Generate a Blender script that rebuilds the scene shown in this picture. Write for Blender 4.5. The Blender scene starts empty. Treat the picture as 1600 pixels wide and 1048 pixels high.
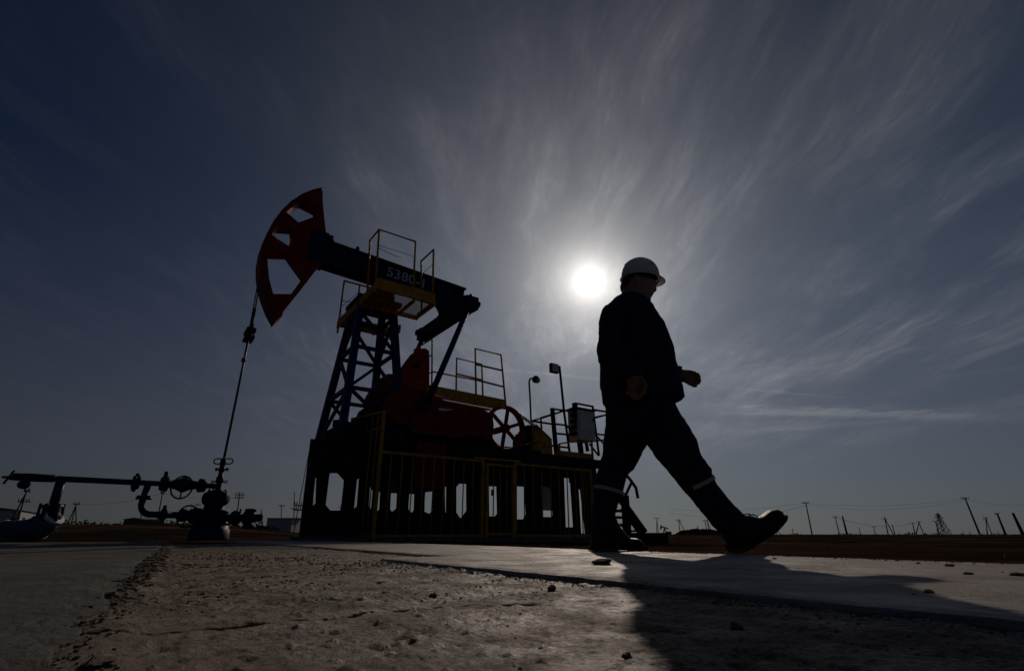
import bpy, bmesh, math, random
import numpy as np
from mathutils import Vector, Matrix, noise
from mathutils.geometry import tessellate_polygon
random.seed(7)
R = math.radians
D = bpy.data
SC = bpy.context.scene
COL = SC.collection

# ------------------------------------------------------------------ camera
PITCH = R(21.2); FP = 800.0; CZ = 0.085
cam_d = D.cameras.new('camera'); cam = D.objects.new('camera', cam_d); COL.objects.link(cam)
cam.location = (0, 0, CZ); cam.rotation_euler = (R(90) + PITCH, 0, 0)
cam_d.sensor_width = 36; cam_d.lens = 18.0; cam_d.clip_start = 0.02; cam_d.clip_end = 20000
SC.camera = cam
SC.render.resolution_x = 1024; SC.render.resolution_y = 670

# ------------------------------------------------------------------ exposure, world, sun
SC.view_settings.view_transform = 'Standard'; SC.view_settings.look = 'None'
SC.view_settings.exposure = -2.15; SC.view_settings.gamma = 1
SUN_EL = R(26.9); SUN_AZ = R(9.5)             # azimuth measured from +Y towards +X
SUN = Vector((math.sin(SUN_AZ) * math.cos(SUN_EL), math.cos(SUN_AZ) * math.cos(SUN_EL), math.sin(SUN_EL)))
ld = D.lights.new('sun', 'SUN'); ld.energy = 4.2; ld.angle = R(0.55); ld.color = (1, .84, .70)
sun = D.objects.new('sun', ld); COL.objects.link(sun)
sun.rotation_euler = SUN.to_track_quat('Z', 'Y').to_euler()

class NG:                                      # tiny node-graph helper
    def __init__(s, tree): s.t = tree; s.n = tree.nodes; s.l = tree.links
    def node(s, kind, **kw):
        n = s.n.new(kind)
        for k, v in kw.items(): setattr(n, k, v)
        return n
    def put(s, sock, v):
        if isinstance(v, bpy.types.NodeSocket): s.l.new(v, sock)
        else: sock.default_value = v
    def m(s, op, a, b=0.0, c=0.0, clamp=False):
        n = s.node('ShaderNodeMath', operation=op, use_clamp=clamp)
        s.put(n.inputs[0], a); s.put(n.inputs[1], b); s.put(n.inputs[2], c)
        return n.outputs[0]
    def mix(s, f, a, b, mode='MIX'):
        n = s.node('ShaderNodeMix', data_type='RGBA', blend_type=mode)
        s.put(n.inputs[0], f); s.put(n.inputs[6], a); s.put(n.inputs[7], b)
        return n.outputs[2]
    def noise(s, vec, scale, detail=4, rough=.5, dist=0.0):
        n = s.node('ShaderNodeTexNoise'); s.put(n.inputs['Vector'], vec)
        n.inputs['Scale'].default_value = scale; n.inputs['Detail'].default_value = detail
        n.inputs['Roughness'].default_value = rough; n.inputs['Distortion'].default_value = dist
        return n.outputs['Fac']
    def ramp(s, f, stops):
        n = s.node('ShaderNodeValToRGB'); s.put(n.inputs[0], f)
        e = n.color_ramp.elements
        while len(e) < len(stops): e.new(.5)
        for i, (p, c) in enumerate(stops):
            e[i].position = p; e[i].color = (c if len(c) == 4 else (*c, 1)) if not isinstance(c, float) else (c, c, c, 1)
        return n.outputs[0]
    def mrange(s, v, a, b, c=0.0, d=1.0, smooth=True):
        n = s.node('ShaderNodeMapRange', interpolation_type='SMOOTHSTEP' if smooth else 'LINEAR')
        s.put(n.inputs[0], v); s.put(n.inputs[1], a); s.put(n.inputs[2], b); s.put(n.inputs[3], c); s.put(n.inputs[4], d)
        return n.outputs[0]
    def vscale(s, vec, sc, loc=(0, 0, 0), rot=(0, 0, 0)):
        n = s.node('ShaderNodeMapping'); s.put(n.inputs[0], vec)
        n.inputs['Location'].default_value = loc; n.inputs['Rotation'].default_value = rot; n.inputs['Scale'].default_value = sc
        return n.outputs[0]
    def add(s, a, b): return s.mix(1.0, a, b, 'ADD')
    def colmul(s, col, f):
        n = s.node('ShaderNodeVectorMath', operation='SCALE'); s.put(n.inputs[0], col); s.put(n.inputs[3], f)
        return n.outputs[0]

world = D.worlds.new('World'); SC.world = world; world.use_nodes = True
W = NG(world.node_tree); W.n.clear()
tc = W.node('ShaderNodeTexCoord').outputs['Generated']
sky = W.node('ShaderNodeTexSky', sky_type='NISHITA'); sky.sun_disc = False
sky.sun_elevation = SUN_EL; sky.sun_rotation = SUN_AZ
sky.air_density = 1.0; sky.dust_density = .6; sky.ozone_density = 3.0
sep = W.node('ShaderNodeSeparateXYZ'); W.put(sep.inputs[0], tc)
X, Y, Z = sep.outputs
zc = W.m('MAXIMUM', Z, 0.04)
dn = W.node('ShaderNodeVectorMath', operation='DOT_PRODUCT'); W.put(dn.inputs[0], tc); dn.inputs[1].default_value = SUN
ang = W.m('ARCCOSINE', W.m('MINIMUM', dn.outputs['Value'], .999999))    # radians from the sun
# thin cirrus: a high flat layer combed along the wind
pl = W.node('ShaderNodeCombineXYZ')
W.put(pl.inputs[0], W.m('DIVIDE', X, W.m('ADD', zc, .10))); W.put(pl.inputs[1], W.m('DIVIDE', Y, W.m('ADD', zc, .10)))
warp = W.node('ShaderNodeTexNoise'); W.put(warp.inputs['Vector'], W.vscale(pl.outputs[0], (1, 1, 1), (3, 1, 0))); warp.inputs['Scale'].default_value = .9; warp.inputs['Detail'].default_value = 3
wv = W.node('ShaderNodeVectorMath', operation='MULTIPLY_ADD')
W.put(wv.inputs[0], warp.outputs['Color']); wv.inputs[1].default_value = (.42, .30, 0); W.put(wv.inputs[2], pl.outputs[0])
P = wv.outputs[0]
st1 = W.noise(W.vscale(P, (2.2, .75, 1), (0, 0, 0), (0, 0, R(-24))), 1.35, 10, .62, .25)
st2 = W.noise(W.vscale(P, (8.0, 1.7, 1), (4, 2, 0), (0, 0, R(-44))), 1.5, 9, .66, .2)
st3 = W.noise(W.vscale(P, (17.0, 3.2, 1), (7, 5, 0), (0, 0, R(-30))), 1.3, 8, .66, .1)
big = W.noise(W.vscale(pl.outputs[0], (1.0, .7, 1), (1.7, .4, 0)), 1.1, 5, .55)
st4 = W.noise(W.vscale(P, (34.0, 7.0, 1), (2, 9, 0), (0, 0, R(-38))), 1.5, 10, .72, .3)
fib = W.m('ADD', W.m('ADD', W.m('MULTIPLY', W.mrange(st2, .40, .70), .42), W.m('MULTIPLY', W.mrange(st3, .42, .68), .34)), W.m('MULTIPLY', W.m('MULTIPLY', W.mrange(st4, .44, .66), W.mrange(st2, .35, .65)), .50))
cir = W.m('MULTIPLY', W.m('ADD', W.m('MULTIPLY', W.mrange(st1, .38, .68), W.m('ADD', .62, fib)), W.m('MULTIPLY', fib, .10)), W.m('MULTIPLY', W.m('MULTIPLY', W.mrange(big, .34, .60, .12, 1.0), W.mrange(X, -.75, .05, .28, 1.0)), W.m('MULTIPLY', W.mrange(Z, .05, .26), W.mrange(Z, 1.0, .5, .45, 1.0))))
# long low bands near the horizon on the right
lowv = W.node('ShaderNodeCombineXYZ'); W.put(lowv.inputs[0], X); W.put(lowv.inputs[1], Z)
band = W.noise(W.vscale(lowv.outputs[0], (2.2, 26, 1), (0, 1.3, 0), (0, 0, R(3))), 1.0, 5, .55, .5)
lowm = W.m('MULTIPLY', W.mrange(Z, .08, .16), W.mrange(Z, .42, .24))
low = W.m('MULTIPLY', W.m('MULTIPLY', W.mrange(band, .50, .80), lowm), W.mrange(X, -.05, .45))
g1 = W.m('EXPONENT', W.m('DIVIDE', ang, -.024))        # sun's white core
g2 = W.m('EXPONENT', W.m('DIVIDE', ang, -.058))
g3 = W.m('EXPONENT', W.m('DIVIDE', ang, -.22))
g4 = W.m('EXPONENT', W.m('DIVIDE', ang, -.62))
SKYK, CK = .024, 1.0
tint = W.mix(W.mrange(Z, .0, .45), (.44, .64, .92, 1), (.34, .75, 1.25, 1))
base = W.mix(1.0, W.colmul(sky.outputs[0], SKYK), tint, 'MULTIPLY')
hor = W.colmul((.185, .156, .150), W.m('MULTIPLY', W.mrange(Z, .55, .0, 0, 1), W.mrange(ang, 1.7, .2, .28, 1)))
side = W.mrange(X, -.75, .6, 0, 1)
veil = W.colmul((.050, .076, .105), W.m('MULTIPLY', side, W.mrange(Z, .90, .25, .12, 1)))
clouds = W.colmul((1.0, .96, .95), W.m('MULTIPLY', cir, W.m('ADD', W.m('MULTIPLY', g3, .52), W.m('MULTIPLY', g4, .36))))
lowc = W.colmul((.85, .82, .88), W.m('MULTIPLY', low, .22))
def dirof(px, py):
    x = (px - 800) / FP; u = (524 - py) / FP
    return Vector((x, math.cos(PITCH) - u * math.sin(PITCH), math.sin(PITCH) + u * math.cos(PITCH))).normalized()
def trail(p, q, width, amp, seed, soft=.2):    # an old contrail: a thin band along a great circle
    a, b = dirof(*p), dirof(*q); n = a.cross(b).normalized(); mid_ = (a + b).normalized(); h = math.acos(a.dot(b)) / 2; al = n.cross(mid_)
    def dt(v): k = W.node('ShaderNodeVectorMath', operation='DOT_PRODUCT'); W.put(k.inputs[0], tc); k.inputs[1].default_value = v; return k.outputs['Value']
    nz = W.noise(W.vscale(tc, (9, 9, 60), (seed, 0, 0)), 2.2, 7, .65)
    d_ = W.m('DIVIDE', W.m('ADD', dt(n), W.m('MULTIPLY', W.m('SUBTRACT', nz, .5), width * 3.0)), width)
    g_ = W.m('EXPONENT', W.m('MULTIPLY', W.m('MULTIPLY', d_, d_), -1.0))
    t_ = W.m('DIVIDE', W.m('ABSOLUTE', dt(al)), math.sin(h))
    f_ = W.m('MULTIPLY', W.mrange(t_, 1.15, 1 - soft * 2), W.mrange(dt(mid_), 0, .3))
    return W.m('MULTIPLY', W.m('MULTIPLY', g_, f_), W.m('MULTIPLY', W.mrange(nz, .30, .62, .25, 1.0), amp))
tr_ = W.m('ADD', W.m('ADD', trail((1040, 634), (1660, 656), .0075, .26, 2, .4), trail((1080, 646), (1400, 648), .0035, .14, 9, .4)), W.m('ADD', trail((770, 576), (1010, 598), .0028, .20, 5, .35), trail((1120, 604), (1330, 622), .0022, .15, 7, .4)))
low = W.m('MULTIPLY', low, .5)
contr = W.colmul((1, .95, .93), tr_)
aur = W.add(W.colmul((1, .95, .88), W.m('MULTIPLY', g1, 5.5)), W.add(W.colmul((1, .90, .80), W.m('MULTIPLY', g2, 2.9)), W.colmul((1, .92, .85), W.m('MULTIPLY', g3, 1.15))))
skyc = W.add(W.add(W.add(base, hor), W.add(veil, clouds)), W.add(W.add(lowc, contr), aur))
bg = W.node('ShaderNodeBackground'); W.put(bg.inputs[0], skyc); bg.inputs[1].default_value = 1.0
W.l.new(bg.outputs[0], W.node('ShaderNodeOutputWorld').inputs[0])

# ------------------------------------------------------------------ frames of reference
CAM = Vector((0, 0, CZ))
def ray(px, py):                               # view direction of a point of the photograph
    x = (px - 800) / FP; u = (524 - py) / FP
    return Vector((x, math.cos(PITCH) - u * math.sin(PITCH), math.sin(PITCH) + u * math.cos(PITCH)))
def onY(px, py, Yd): d = ray(px, py); return CAM + d * (Yd / d.y)
def onZ(px, py, z=0.0): d = ray(px, py); return CAM + d * ((z - CZ) / d.z)
TH = R(35); WELL = Vector((-4.968, 9.0, 0))    # pump axis leaves the well at 35 degrees
A = Vector((math.cos(TH), math.sin(TH), 0)); N = Vector((math.sin(TH), -math.cos(TH), 0)); UP = Vector((0, 0, 1))
def F(s, w, z): return WELL + A * s + N * w + UP * z
def U(px, py, w): d = ray(px, py); t = ((WELL - CAM).dot(N) + w) / d.dot(N); Q = CAM + d * t; return ((Q - WELL).dot(A), Q.z)
def UF(px, py, w): s, z = U(px, py, w); return F(s, w, z)
def c1(x, y): return (380 + x / 4, 280 + y / 4)
def c2(x, y): return (460 + x / 4.7625, 500 + y / 4.7625)
def c3(x, y): return (640 + x / 4.7625, 520 + y / 4.7625)
def c4(x, y): return (460 + x / 5.3333, 680 + y / 5.3333)
def c5(x, y): return (720 + x / 4.706, 680 + y / 4.706)
def c6(x, y): return (780 + x / 5.822, 540 + y / 5.822)
def c7(x, y): return (880 + x / 3.743, 380 + y / 3.743)
def c8(x, y): return (880 + x / 3.742, 620 + y / 3.742)
def c9(x, y): return (x / 3.81, 680 + y / 3.81)
def cR(x, y): return (1000 + x / 2.667, 740 + y / 2.667)

# ------------------------------------------------------------------ materials
MATS = {}
def paint(name, col, rough=.45, metal=0.0, vary=.25, scale=6, bump=.15, rust=0.0, spec=.5, trans=0.0):
    if name in MATS: return MATS[name]
    m = D.materials.new(name); m.use_nodes = True; g = NG(m.node_tree)
    b = g.n['Principled BSDF']
    tcn = g.node('ShaderNodeTexCoord').outputs['Object']
    f = g.noise(tcn, scale, 6, .6)
    lo = tuple(c * (1 - vary) for c in col) + (1,); hi = tuple(min(1, c * (1 + vary)) for c in col) + (1,)
    c = g.mix(g.mrange(f, .35, .65), lo, hi)
    if rust:
        r = g.mrange(g.noise(tcn, scale * 2.7, 8, .7, .4), .62 - rust * .2, .70)
        c = g.mix(g.m('MULTIPLY', r, .8), c, (.09, .035, .018, 1))
    g.put(b.inputs['Base Color'], c); b.inputs['Metallic'].default_value = metal
    g.put(b.inputs['Roughness'], g.mrange(g.noise(tcn, scale * 4, 4), .3, .7, rough * .8, min(1, rough * 1.25)))
    b.inputs['Specular IOR Level'].default_value = spec
    if bump:
        bn = g.node('ShaderNodeBump'); bn.inputs['Strength'].default_value = bump; bn.inputs['Distance'].default_value = .02
        g.put(bn.inputs['Height'], g.noise(tcn, scale * 9, 5, .6)); g.l.new(bn.outputs[0], b.inputs['Normal'])
    if trans:
        tr = g.node('ShaderNodeBsdfTranslucent'); g.put(tr.inputs[0], c)
        mx = g.node('ShaderNodeMixShader'); mx.inputs[0].default_value = trans
        g.l.new(b.outputs[0], mx.inputs[1]); g.l.new(tr.outputs[0], mx.inputs[2])
        g.l.new(mx.outputs[0], g.n['Material Output'].inputs[0])
    MATS[name] = m; return m
RED = paint('red_paint', (.21, .013, .008), .6, rust=.3, spec=.2)
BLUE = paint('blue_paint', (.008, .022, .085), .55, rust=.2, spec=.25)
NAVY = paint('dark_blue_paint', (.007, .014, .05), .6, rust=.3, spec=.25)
YEL = paint('yellow_paint', (.50, .215, .014), .6, rust=.35, spec=.25)
BLK = paint('black_paint', (.008, .008, .009), .65, spec=.2)
STEEL = paint('bare_steel', (.16, .16, .17), .38, metal=.6)
CABLE = paint('wire_rope', (.05, .05, .05), .5, metal=.4)
WHITE = paint('white_enamel', (.74, .72, .68), .4, vary=.06)
CREAM = paint('cream_panel', (.62, .58, .50), .5, vary=.1)
LENS = paint('lamp_glass', (.7, .66, .55), .25, vary=.05, trans=.3)
NUM = paint('number_paint', (.42, .44, .47), .5, vary=.1)
CONC = paint('precast_concrete', (.10, .09, .085), .85, vary=.3, scale=3)
POLEW = paint('weathered_pole', (.07, .055, .045), .9)
FARW = paint('far_shed_wall', (.42, .40, .38), .8)
FARD = paint('far_shed_roof', (.10, .09, .09), .8)
FOIL = paint('insulation_wrap', (.05, .07, .11), .6, metal=.1, scale=9, bump=.6)

# ------------------------------------------------------------------ mesh builder
class MB:
    def __init__(s): s.v = []; s.f = []; s.sm = []
    def addm(s, vs, fs, smooth=False):
        o = len(s.v); s.v += [Vector(q) for q in vs]
        for f in fs: s.f.append([o + i for i in f]); s.sm.append(smooth)
        return s
    def box(s, c, ax, ay, az):                 # centre and three half-extent vectors
        vs = [c + ax * i + ay * j + az * k for i in (-1, 1) for j in (-1, 1) for k in (-1, 1)]
        return s.addm(vs, [(0, 1, 3, 2), (4, 6, 7, 5), (0, 4, 5, 1), (2, 3, 7, 6), (0, 2, 6, 4), (1, 5, 7, 3)])
    def pbox(s, s0, s1, w0, w1, z0, z1):       # box in the pump's own axes
        return s.box(F((s0 + s1) / 2, (w0 + w1) / 2, (z0 + z1) / 2), A * ((s1 - s0) / 2), N * ((w1 - w0) / 2), UP * ((z1 - z0) / 2))
    def bar(s, p, q, a, b, side=None):         # rectangular bar, full sizes a (side) and b
        d = (q - p); L = d.length; d.normalize()
        side = (side or (N if abs(d.dot(N)) < .9 else A)).copy(); side -= d * side.dot(d); side.normalize()
        t = d.cross(side)
        return s.box((p + q) / 2, d * (L / 2), side * (a / 2), t * (b / 2))
    def ibeam(s, p, q, h, wd, tf=.03, tw=.03, side=None):
        d = (q - p).normalized(); side = (side or N).copy(); side -= d * side.dot(d); side.normalize(); t = side.cross(d)
        if t.z < 0: t = -t
        for k in (-1, 1): s.bar(p + t * (k * (h - tf) / 2), q + t * (k * (h - tf) / 2), wd, tf, side)
        return s.bar(p, q, tw, h - 2 * tf, side)
    def tube(s, pts, r, n=10, cap=True):
        pts = [Vector(q) for q in pts]; rs = r if isinstance(r, (list, tuple)) else [r] * len(pts)
        d0 = (pts[1] - pts[0]).normalized(); u = d0.orthogonal().normalized(); rings = []
        for i, q in enumerate(pts):
            if i == 0: d = d0
            elif i == len(pts) - 1: d = (pts[i] - pts[i - 1]).normalized()
            else: d = ((pts[i] - pts[i - 1]).normalized() + (pts[i + 1] - pts[i]).normalized()).normalized()
            u = (u - d * u.dot(d)).normalized(); v = d.cross(u)
            rings.append([q + (u * math.cos(2 * math.pi * k / n) + v * math.sin(2 * math.pi * k / n)) * rs[i] for k in range(n)])
        o = len(s.v); s.v += [q for rg in rings for q in rg]
        for i in range(len(pts) - 1):
            for k in range(n):
                a, b = o + i * n + k, o + i * n + (k + 1) % n
                s.f.append([a, b, b + n, a + n]); s.sm.append(True)
        if cap:
            s.f.append([o + k for k in range(n)][::-1]); s.sm.append(False)
            s.f.append([o + (len(pts) - 1) * n + k for k in range(n)]); s.sm.append(False)
        return s
    def cyl(s, p, q, r, n=16): return s.tube([p, q], r, n)
    def ring(s, c, nrm, R_, r, n=28, m=8, rx=None, ux=None):
        nrm = nrm.normalized(); u = (ux or nrm.orthogonal()).normalized(); v = nrm.cross(u); rx = rx or R_
        pts = [c + u * (rx * math.cos(t)) + v * (R_ * math.sin(t)) for t in [2 * math.pi * k / n for k in range(n)]]
        o = len(s.v)
        for i, q in enumerate(pts):
            rad = (q - c).normalized()
            s.v += [q + rad * (r * math.cos(2 * math.pi * k / m)) + nrm * (r * math.sin(2 * math.pi * k / m)) for k in range(m)]
        for i in range(n):
            for k in range(m):
                a, b = o + i * m + k, o + i * m + (k + 1) % m; c_, d_ = o + ((i + 1) % n) * m + (k + 1) % m, o + ((i + 1) % n) * m + k
                s.f.append([a, b, c_, d_]); s.sm.append(True)
        return s
    def prism(s, loops, to3, t0, t1):          # polygon with holes, extruded between t0 and t1
        if len(loops) > 1:
            cu = D.curves.new('tmp', 'CURVE'); cu.dimensions = '2D'; cu.fill_mode = 'BOTH'; cu.extrude = .5
            for lp in loops:
                sp_ = cu.splines.new('POLY'); sp_.points.add(len(lp) - 1); sp_.use_cyclic_u = True
                for k_, (x, y) in enumerate(lp): sp_.points[k_].co = (x, y, 0, 1)
            ob = D.objects.new('tmp', cu); COL.objects.link(ob); dg = bpy.context.evaluated_depsgraph_get(); dg.update()
            me = D.meshes.new_from_object(ob.evaluated_get(dg)); D.objects.remove(ob)
            s.addm([to3(v.co.x, v.co.y, t0 + (t1 - t0) * (v.co.z + .5)) for v in me.vertices], [tuple(p.vertices) for p in me.polygons]); D.meshes.remove(me); return s
        flat = [[Vector((x, y, 0)) for x, y in lp] for lp in loops]
        pts = [q for lp in flat for q in lp]
        tris = tessellate_polygon(flat); nv = len(pts); o = len(s.v)
        s.v += [to3(q.x, q.y, t0) for q in pts] + [to3(q.x, q.y, t1) for q in pts]
        for t in tris:
            s.f.append([o + i for i in t]); s.sm.append(False); s.f.append([o + nv + i for i in reversed(t)]); s.sm.append(False)
        k = 0
        for lp in flat:
            for i in range(len(lp)):
                a, b = k + i, k + (i + 1) % len(lp)
                s.f.append([o + a, o + b, o + nv + b, o + nv + a]); s.sm.append(False)
            k += len(lp)
        return s
    def lathe(s, c, axis, prof, n=20):         # prof: (distance along axis, radius)
        return s.tube([c + axis * h for h, _ in prof], [max(r, 1e-4) for _, r in prof], n)
    def ell(s, c, a, b, cc, n=16, m=10):       # ellipsoid from three half-axis vectors
        o = len(s.v)
        for i in range(m + 1):
            ph = math.pi * i / m
            for k in range(n):
                t = 2 * math.pi * k / n
                s.v.append(c + a * (math.sin(ph) * math.cos(t)) + b * (math.sin(ph) * math.sin(t)) + cc * math.cos(ph))
        for i in range(m):
            for k in range(n):
                q = o + i * n + k; q2 = o + i * n + (k + 1) % n
                s.f.append([q, q2, q2 + n, q + n]); s.sm.append(True)
        return s
    def loft(s, secs, n=24, pw=2.0, cap=True):  # secs: (left point, right point, half depth[, depth axis])
        o = len(s.v)
        for sec in secs:
            L, Rr, b = sec[:3]; ax = sec[3] if len(sec) > 3 else Vector((0, 1, 0))
            c = (L + Rr) / 2; a = (Rr - L) / 2
            for k in range(n):
                t = 2 * math.pi * k / n; ct, st = math.cos(t), math.sin(t)
                e = 2 / pw
                s.v.append(c + a * (math.copysign(abs(ct) ** e, ct)) + ax * (b * math.copysign(abs(st) ** e, st)))
        for i in range(len(secs) - 1):
            for k in range(n):
                q = o + i * n + k; q2 = o + i * n + (k + 1) % n
                s.f.append([q, q2, q2 + n, q + n]); s.sm.append(True)
        if cap:
            s.f.append([o + k for k in range(n)][::-1]); s.sm.append(True)
            s.f.append([o + (len(secs) - 1) * n + k for k in range(n)]); s.sm.append(True)
        return s
    def build(s, name, mat, parent=None, org=None):
        wl = Vector((0, 0, 0))
        p = parent
        while p is not None: wl += p.location; p = p.parent
        loc = (org - wl) if org is not None else Vector((0, 0, 0))
        me = D.meshes.new(name)
        me.from_pydata([q - wl - loc for q in s.v], [], s.f); me.polygons.foreach_set('use_smooth', s.sm)
        bm = bmesh.new(); bm.from_mesh(me); bmesh.ops.recalc_face_normals(bm, faces=bm.faces); bm.to_mesh(me); bm.free()
        me.materials.append(mat)
        o = D.objects.new(name, me); COL.objects.link(o); o.parent = parent; o.location = loc
        return o
def tag(o, label=None, cat=None, group=None, kind=None):
    if label: o['label'] = label
    if cat: o['category'] = cat
    if group: o['group'] = group
    if kind: o['kind'] = kind
    return o
def thing(name, loc, label, cat, group=None):
    o = D.objects.new(name, None); COL.objects.link(o); o.location = loc; o.empty_display_size = .2
    return tag(o, label, cat, group)
def fine(o, voxel, smooth=2, disp=0, dscale=.1, dtype='CLOUDS'):   # weld the shapes of a mesh into one surface
    m = o.modifiers.new('r', 'REMESH'); m.mode = 'VOXEL'; m.voxel_size = voxel; m.use_smooth_shade = True
    if smooth: k = o.modifiers.new('s', 'SMOOTH'); k.iterations = smooth; k.factor = .6
    if disp:
        t = D.textures.new('folds', dtype); t.noise_scale = dscale
        if hasattr(t, 'noise_depth'): t.noise_depth = 3
        k = o.modifiers.new('d', 'DISPLACE'); k.texture = t; k.strength = disp; k.mid_level = .5
    dg = bpy.context.evaluated_depsgraph_get(); dg.update()
    me = D.meshes.new_from_object(o.evaluated_get(dg)); old = o.data; o.modifiers.clear(); o.data = me; D.meshes.remove(old)
    me.polygons.foreach_set('use_smooth', [True] * len(me.polygons)); return o

# ------------------------------------------------------------------ ground
def vnoise(x, y, seed=0):                      # value noise on numpy arrays
    xi = np.floor(x).astype(np.int64); yi = np.floor(y).astype(np.int64); xf = x - xi; yf = y - yi
    def h(a, b):
        n = (a * 374761393 + b * 668265263 + seed * 974711) & 0x7fffffff
        n = ((n ^ (n >> 13)) * 1274126177) & 0x7fffffff
        return ((n ^ (n >> 16)) & 0xffff) / 65535.0
    u = xf * xf * (3 - 2 * xf); v = yf * yf * (3 - 2 * yf)
    return (h(xi, yi) * (1 - u) + h(xi + 1, yi) * u) * (1 - v) + (h(xi, yi + 1) * (1 - u) + h(xi + 1, yi + 1) * u) * v - .5
def fbm(x, y, f, o=5, seed=0, gain=.5):
    r = np.zeros_like(x); a = 1.0
    for i in range(o): r += a * vnoise(x * f, y * f, seed + i * 17); a *= gain; f *= 2.03
    return r
def sstep(a, b, x): t = np.clip((x - a) / (b - a), 0, 1); return t * t * (3 - 2 * t)
def sheet(name, Xg, Yg, Zg, mat):
    n, m = Xg.shape
    me = D.meshes.new(name); co = np.stack([Xg, Yg, Zg], -1).reshape(-1, 3).astype(np.float32)
    me.vertices.add(n * m); me.vertices.foreach_set('co', co.ravel())
    i = np.arange(n * m).reshape(n, m); q = np.stack([i[:-1, :-1], i[:-1, 1:], i[1:, 1:], i[1:, :-1]], -1).reshape(-1, 4)
    me.loops.add(q.size); me.loops.foreach_set('vertex_index', q.ravel().astype(np.int32))
    me.polygons.add(len(q)); me.polygons.foreach_set('loop_start', np.arange(0, q.size, 4, dtype=np.int32))
    me.polygons.foreach_set('use_smooth', np.ones(len(q), bool)); me.update(calc_edges=True); me.validate()
    me.materials.append(mat); o = D.objects.new(name, me); COL.objects.link(o); o['kind'] = 'structure'; return o

def earth_mat():
    m = D.materials.new('dry_earth'); m.use_nodes = True; g = NG(m.node_tree); b = g.n['Principled BSDF']
    p = g.node('ShaderNodeNewGeometry').outputs['Position']
    c = g.ramp(g.m('ADD', g.m('MULTIPLY', g.noise(p, .35, 8, .65), .5), g.m('MULTIPLY', g.noise(g.vscale(p, (.25, 1.4, 1)), .22, 6, .6), .5)), [(.40, (.014, .010, .007)), (.5, (.042, .025, .017)), (.60, (.085, .055, .038))])
    veg = g.mrange(g.noise(g.vscale(p, (1, .5, 1)), .09, 7, .7), .50, .62)
    c = g.mix(g.m('MULTIPLY', veg, .7), c, (.012, .012, .007, 1))
    g.put(b.inputs['Base Color'], c); b.inputs['Roughness'].default_value = .95; b.inputs['Specular IOR Level'].default_value = .0
    bn = g.node('ShaderNodeBump'); bn.inputs['Strength'].default_value = .8; bn.inputs['Distance'].default_value = .05
    g.put(bn.inputs['Height'], g.noise(p, 9, 8, .7)); g.l.new(bn.outputs[0], b.inputs['Normal']); return m
def worn_mat(name, stops, dark, pale, sc=1.0, rough=.85):
    m = D.materials.new(name); m.use_nodes = True; g = NG(m.node_tree); b = g.n['Principled BSDF']
    p = g.node('ShaderNodeNewGeometry').outputs['Position']
    c = g.ramp(g.noise(p, 5 * sc, 9, .68), stops)
    spk = g.mrange(g.noise(p, 60 * sc, 8, .75, .3), .55, .63)            # dark crumbs and stains
    zone = g.mrange(g.noise(p, 2.6 * sc, 6, .6), .44, .58)
    c = g.mix(g.m('MULTIPLY', g.m('MULTIPLY', spk, zone), .85), c, dark)
    c = g.mix(g.m('MULTIPLY', g.mrange(g.noise(p, 14 * sc, 7, .7, .5), .60, .72), .55), c, pale)
    st_ = g.mrange(g.noise(g.vscale(p, (1, 2.2, 1), (0, 0, 0), (0, 0, R(20))), 1.6, 8, .68, .8), .46, .66); c = g.mix(g.m('MULTIPLY', st_, .42), c, dark)
    ln = g.m('ABSOLUTE', g.m('SUBTRACT', g.noise(p, 1.3 * sc, 6, .6, .6), .5)); c = g.mix(g.mrange(ln, .0035, .0012, 0, .75), c, dark)   # hairline cracks
    fine_ = g.noise(p, 260 * sc, 4, .6)
    c = g.mix(.35, c, g.ramp(fine_, [(.35, .02), (.65, .35)]), 'OVERLAY')
    g.put(b.inputs['Base Color'], c); g.put(b.inputs['Roughness'], g.mrange(g.noise(p, 8 * sc, 7, .7), .35, .65, rough - .16, rough + .12)); b.inputs['Specular IOR Level'].default_value = .36
    bn = g.node('ShaderNodeBump'); bn.inputs['Strength'].default_value = .8; bn.inputs['Distance'].default_value = .007
    g.put(bn.inputs['Height'], g.m('ADD', g.noise(p, 160 * sc, 8, .75), g.m('MULTIPLY', g.noise(p, 30 * sc, 6, .7), 1.5)))
    g.l.new(bn.outputs[0], b.inputs['Normal']); return m
EARTH = earth_mat()
OLDC = worn_mat('worn_brown_concrete', [(.28, (.08, .048, .028)), (.5, (.225, .145, .084)), (.75, (.37, .255, .16))], (.035, .026, .022, 1), (.46, .36, .26, 1), 1.0, .62)
SLAB = worn_mat('pale_concrete', [(.28, (.30, .25, .205)), (.5, (.42, .36, .305)), (.75, (.50, .44, .38))], (.12, .09, .07, 1), (.52, .48, .43, 1), .6, .62)
GREYC = worn_mat('grey_concrete', [(.28, (.06, .060, .050)), (.5, (.125, .122, .104)), (.75, (.20, .19, .165))], (.05, .04, .035, 1), (.30, .28, .26, 1), .7)

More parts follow.
